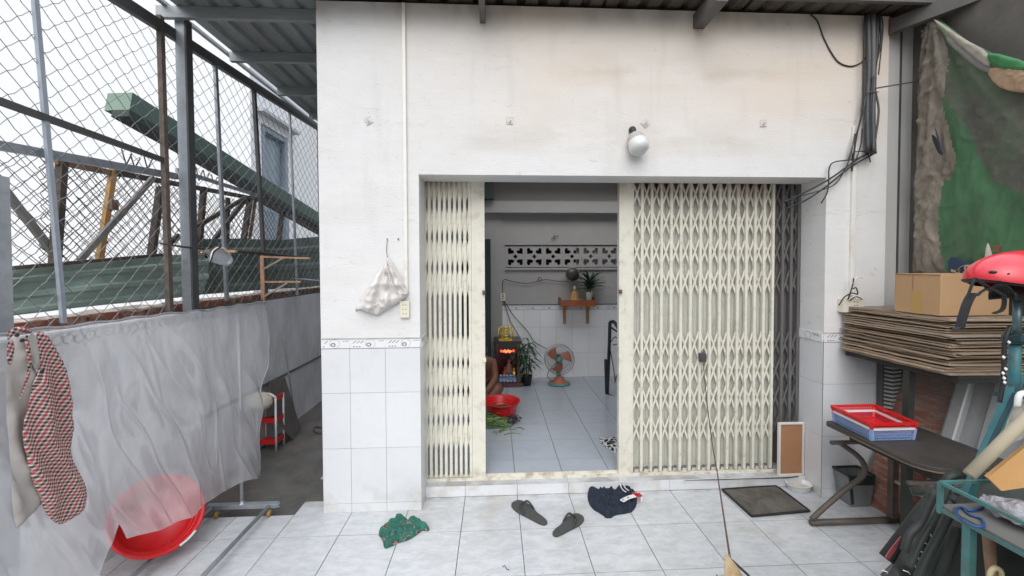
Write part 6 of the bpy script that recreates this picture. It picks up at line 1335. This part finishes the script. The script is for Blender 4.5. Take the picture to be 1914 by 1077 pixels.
vs_ = thing('flower_vase', 'pale vase of long green leaves at the right of the altar shelf', 'vase', (1.99, 2.72, bz)); vx = U(1101, 550, 'y', 2.72).x
MB().lathe([(0, 0), (.035, 0), (.042, .05), (.048, .13), (.050, .17), (.044, .17), (.04, .12), (0, .02)], (vx, 2.72, bz), (0, 0, 1), 18).build('vase_body', M('vase_cream', (.50, .50, .42), .3, var=.15, scale=30), vs_); m = MB()
for k in range(75): a = random.uniform(0, 6.28); e = random.uniform(.1, 1.6); leaf(m, (vx, 2.72, bz+.17+random.uniform(0, .15)), (math.cos(a)*1.1, math.sin(a)*.5, e), random.uniform(.20, .38), .015, .35)
m.build('foliage', leafm, vs_, kind='stuff')
# person sitting on the floor at the left, seen from behind the gate post
skn = M('skin_brown', (.20, .085, .050), .55, var=.12, scale=9, bump=.15, bscale=50); skn.node_tree.nodes['Principled BSDF'].inputs['Subsurface Weight'].default_value = .05
pe_ = thing('person', 'shirtless person in dark shorts sitting on the floor bent over the red basin', 'person', (.45, 2.0, .1))
PO = V((.45, 2.02, .1)); 
def pq(x, y, z): return tuple(PO+V((x, y, z)))
pts = [pq(0, .10, .14), pq(0, .08, .24), pq(0, .02, .36), pq(0, -.05, .47), pq(0, -.10, .53), pq(0, -.14, .58),  # spine, neck base
       pq(.155, -.06, .46), pq(.185, -.12, .28), pq(.10, -.26, .18), pq(.05, -.34, .16),   # right arm in view
       pq(-.155, -.06, .46), pq(-.20, -.12, .28), pq(-.10, -.26, .18), pq(-.05, -.34, .16),
       pq(.10, .08, .12), pq(.24, -.16, .16), pq(.10, -.26, .08), pq(.03, -.30, .05), pq(-.10, .08, .12), pq(-.24, -.16, .16), pq(-.08, -.24, .08), pq(-.02, -.28, .05)]
eds = [(0, 1), (1, 2), (2, 3), (3, 4), (4, 5), (3, 6), (6, 7), (7, 8), (8, 9), (3, 10), (10, 11), (11, 12), (12, 13), (0, 14), (14, 15), (15, 16), (16, 17), (0, 18), (18, 19), (19, 20), (20, 21)]
rad = [(.15, .11), (.135, .10), (.145, .10), (.13, .09), .055, .05, .062, .046, .036, .026, .062, .046, .036, .026, .095, .075, .05, .035, .095, .075, .05, .035]
skin('body', pts, eds, rad, skn, pe_)
hx = PO+V((0, -.19, .64)); 
MB().lathe([(0, -.115), (.04, -.105), (.066, -.06), (.078, 0), (.078, .05), (.055, .095), (0, .115)], hx, (0, -.35, 1), 20, sy=1.15).build('head', skn, pe_)
hair = M('hair_black', (.012, .010, .009), .6, var=.3, scale=40)
MB().lathe([(.081, -.01), (.084, .04), (.066, .09), (.03, .116), (0, .122)], hx+V((0, .012, .004)), (0, -.15, 1), 20, sy=1.18).build('hair', hair, pe_)
fm = MB()
for s_ in (-1, 1): fm.lathe([(0, .006), (.011, .004), (.012, 0)], hx+V((s_*.03, -.083, .0)), (0, -1, 0), 8)
fm.build('eyes', black, pe_); MB().tube([hx+V((0, -.085, .01)), hx+V((0, -.108, -.025)), hx+V((0, -.088, -.032))], [.008, .013, .008], 8).build('nose', skn, pe_); MB().tube([hx+V((-.02, -.082, -.055)), hx+V((.02, -.082, -.055))], .005, 6).build('mouth', M('lips', (.16, .05, .04), .6), pe_)
for s_ in (-1, 1):
    MB().lathe([(.0, .0), (.018, .002), (.02, .01), (.008, .014)], hx+V((s_*.078, .01, -.005)), (s_, 0, 0), 10, sy=1.5).build('ear', skn, pe_)
    w0 = PO+V((s_*.05, -.34, .16)); 
    for k in range(5):
        dx = (k-2)*.016; th_ = k == (0 if s_ > 0 else 4); L_ = (.045, .062, .068, .062, .048)[k]
        if th_: path_ = [w0+V((dx*.6, -.01, 0)), w0+V((dx*2.2, -.03, -.005)), w0+V((dx*2.0, -.055, -.015))]
        else: path_ = [w0+V((dx*.8, -.02, 0)), w0+V((dx*1.1, -.02-L_*.55, -.008)), w0+V((dx*1.0, -.02-L_, -.035))]
        MB().tube(catmull(path_, 4), .0085, 7).build('finger', skn, pe_)
    MB().lathe([(.02, 0), (.032, .02), (.034, .045), (.015, .06)], w0+V((0, .02, 0)), (0, -1, -.1), 12, sy=.5).build('palm', skn, pe_)
shm = M('shorts_dark', (.035, .040, .042), .9, var=.2, scale=14, bump=.3)
spts = [pq(0, .11, .13), pq(0, .10, .19), pq(.10, .08, .12), pq(.25, -.17, .16), pq(-.10, .08, .12), pq(-.25, -.17, .16)]
skin('shorts', spts, [(0, 1), (0, 2), (2, 3), (0, 4), (4, 5)], [(.165, .12), (.15, .115), .112, .088, .112, .088], shm, pe_)
# basin with greens, pile of vegetables
ib = basin('red_basin', 'red plastic basin of greens on the room floor before the sitting person', V((.70, 1.42, .102)), (0, 0, 1), .215, .155)
MB().lathe([(0, .085), (.10, .075), (.165, .05)], (.70, 1.42, .102), (0, 0, 1), 24).build('basin_greens', M('cooked_greens', (.05, .085, .02), .7, var=.4, scale=40, bump=1.0), ib)
vg = M('stalk_green', (.10, .20, .055), .6, var=.4, scale=20); vg2 = M('stalk_pale', (.24, .30, .12), .6, var=.3, scale=20)
m = MB()
for k in range(170):
    x = .40+abs(random.gauss(0, .17)); y = 1.12+random.gauss(0, .065); z = .106+random.uniform(0, .075)*max(0, 1-abs(x-.50)*2.4); a = random.choice((random.gauss(.1, .3), random.uniform(0, 6.28))); L_ = random.uniform(.05, .17)
    p = V((x, y, z)); q = p+V((math.cos(a)*L_, math.sin(a)*L_, random.uniform(-.02, .02))); q.z = max(.106, q.z)
    if q.x > .84 or x > .84: continue
    m.tube([p, (p+q)/2+V((0, random.uniform(-.01, .01), random.uniform(0, .015))), q], random.uniform(.003, .0085), 4, random.choice((0, 0, 1, 2)), cap=False)
    if k % 3 == 0: leaf(m, p, (math.cos(a+1), math.sin(a+1), .25), .07, .014, .8)
for x0, y0, x1, y1 in ((.62, .95, .86, .98), (.60, .90, .75, .97), (.72, .86, .88, .88), (.83, 1.02, .93, .98), (.66, .92, .64, .86)): m.tube(catmull([V((x0, y0, .106)), V(((x0+x1)/2, (y0+y1)/2+.02, .112)), V((x1, y1, .106))]), .0045, 5, 1)
m.build('vegetable_pile', [vg, vg2, M('stalk_dark', (.045, .085, .03), .6, var=.4, scale=20)], None, 'heap of cut green vegetable stalks on the room floor below the basin', 'vegetables', kind='stuff')
m = MB()
for k in range(70): m.lathe([(0, -.012), (.011, 0), (0, .012)], (.83+random.gauss(.0, .035), 1.17+random.gauss(0, .045), .115+random.uniform(0, .045)), (random.random(), random.random(), 1), 6)
m.build('purple_blossoms', M('purple_dark', (.05, .03, .045), .7, var=.4, scale=30), None, 'small heap of dark purple blossoms at the right of the vegetable stalks', 'vegetables', kind='stuff')
zb_ = patt('zebra_cloth', (.60, .60, .58), (((.015, .015, .02), .50),), 24)
w = [U(x, y, 'z', .11) for x, y in ((1117, 821), (1126, 817), (1136, 820), (1148, 815), (1175, 812), (1200, 830), (1180, 848), (1150, 846), (1142, 838), (1132, 835))]; m = MB(); blob(m, smooth_poly([(p.x, p.y) for p in w]), .010, .012, .012, 14, lambda x, y, h: V((x, y, .1015+h)), False, 4, .03)
m.build('patterned_cloth', zb_, None, 'black and white patterned cloth on the room floor by the wide gate', 'cloth')
# folded black frame at the right of the room
ff = thing('folded_bed_frame', 'black folded metal bed frame standing at the right side of the room', 'frame', (2.3, 2.4, .1)); frm = M('frame_black', (.018, .018, .02), .5, var=.2)
def ft(pts, r, nm): MB().tube(catmull([U(x, y, 'y', yy) for x, y, yy in pts], 4), r, 8).build(nm, frm, ff)
ft(((1135, 738, 2.05), (1137, 690, 2.05), (1139, 640, 2.05), (1140, 603, 2.05)), .022, 'leg'); ft(((1140, 603, 2.05), (1148, 602, 2.0), (1158, 618, 1.9), (1170, 640, 1.8)), .022, 'top_bar'); ft(((1134, 738, 2.05), (1150, 744, 1.95), (1170, 758, 1.8)), .020, 'bottom_bar')
ft(((1140, 650, 2.05), (1147, 690, 2.0), (1150, 715, 2.0)), .006, 'link_rod'); ft(((1160, 610, 1.9), (1158, 680, 1.9), (1149, 715, 2.)), .006, 'link_rod'); ft(((1132, 672, 2.06), (1134, 738, 2.06)), .020, 'leg_plate'); ft(((1141, 640, 2.0), (1150, 630, 2.0), (1160, 642, 1.9), (1145, 645, 2.0)), .006, 'spring'); ft(((1142, 612, 2.0), (1160, 625, 1.9)), .012, 'cross_bar')
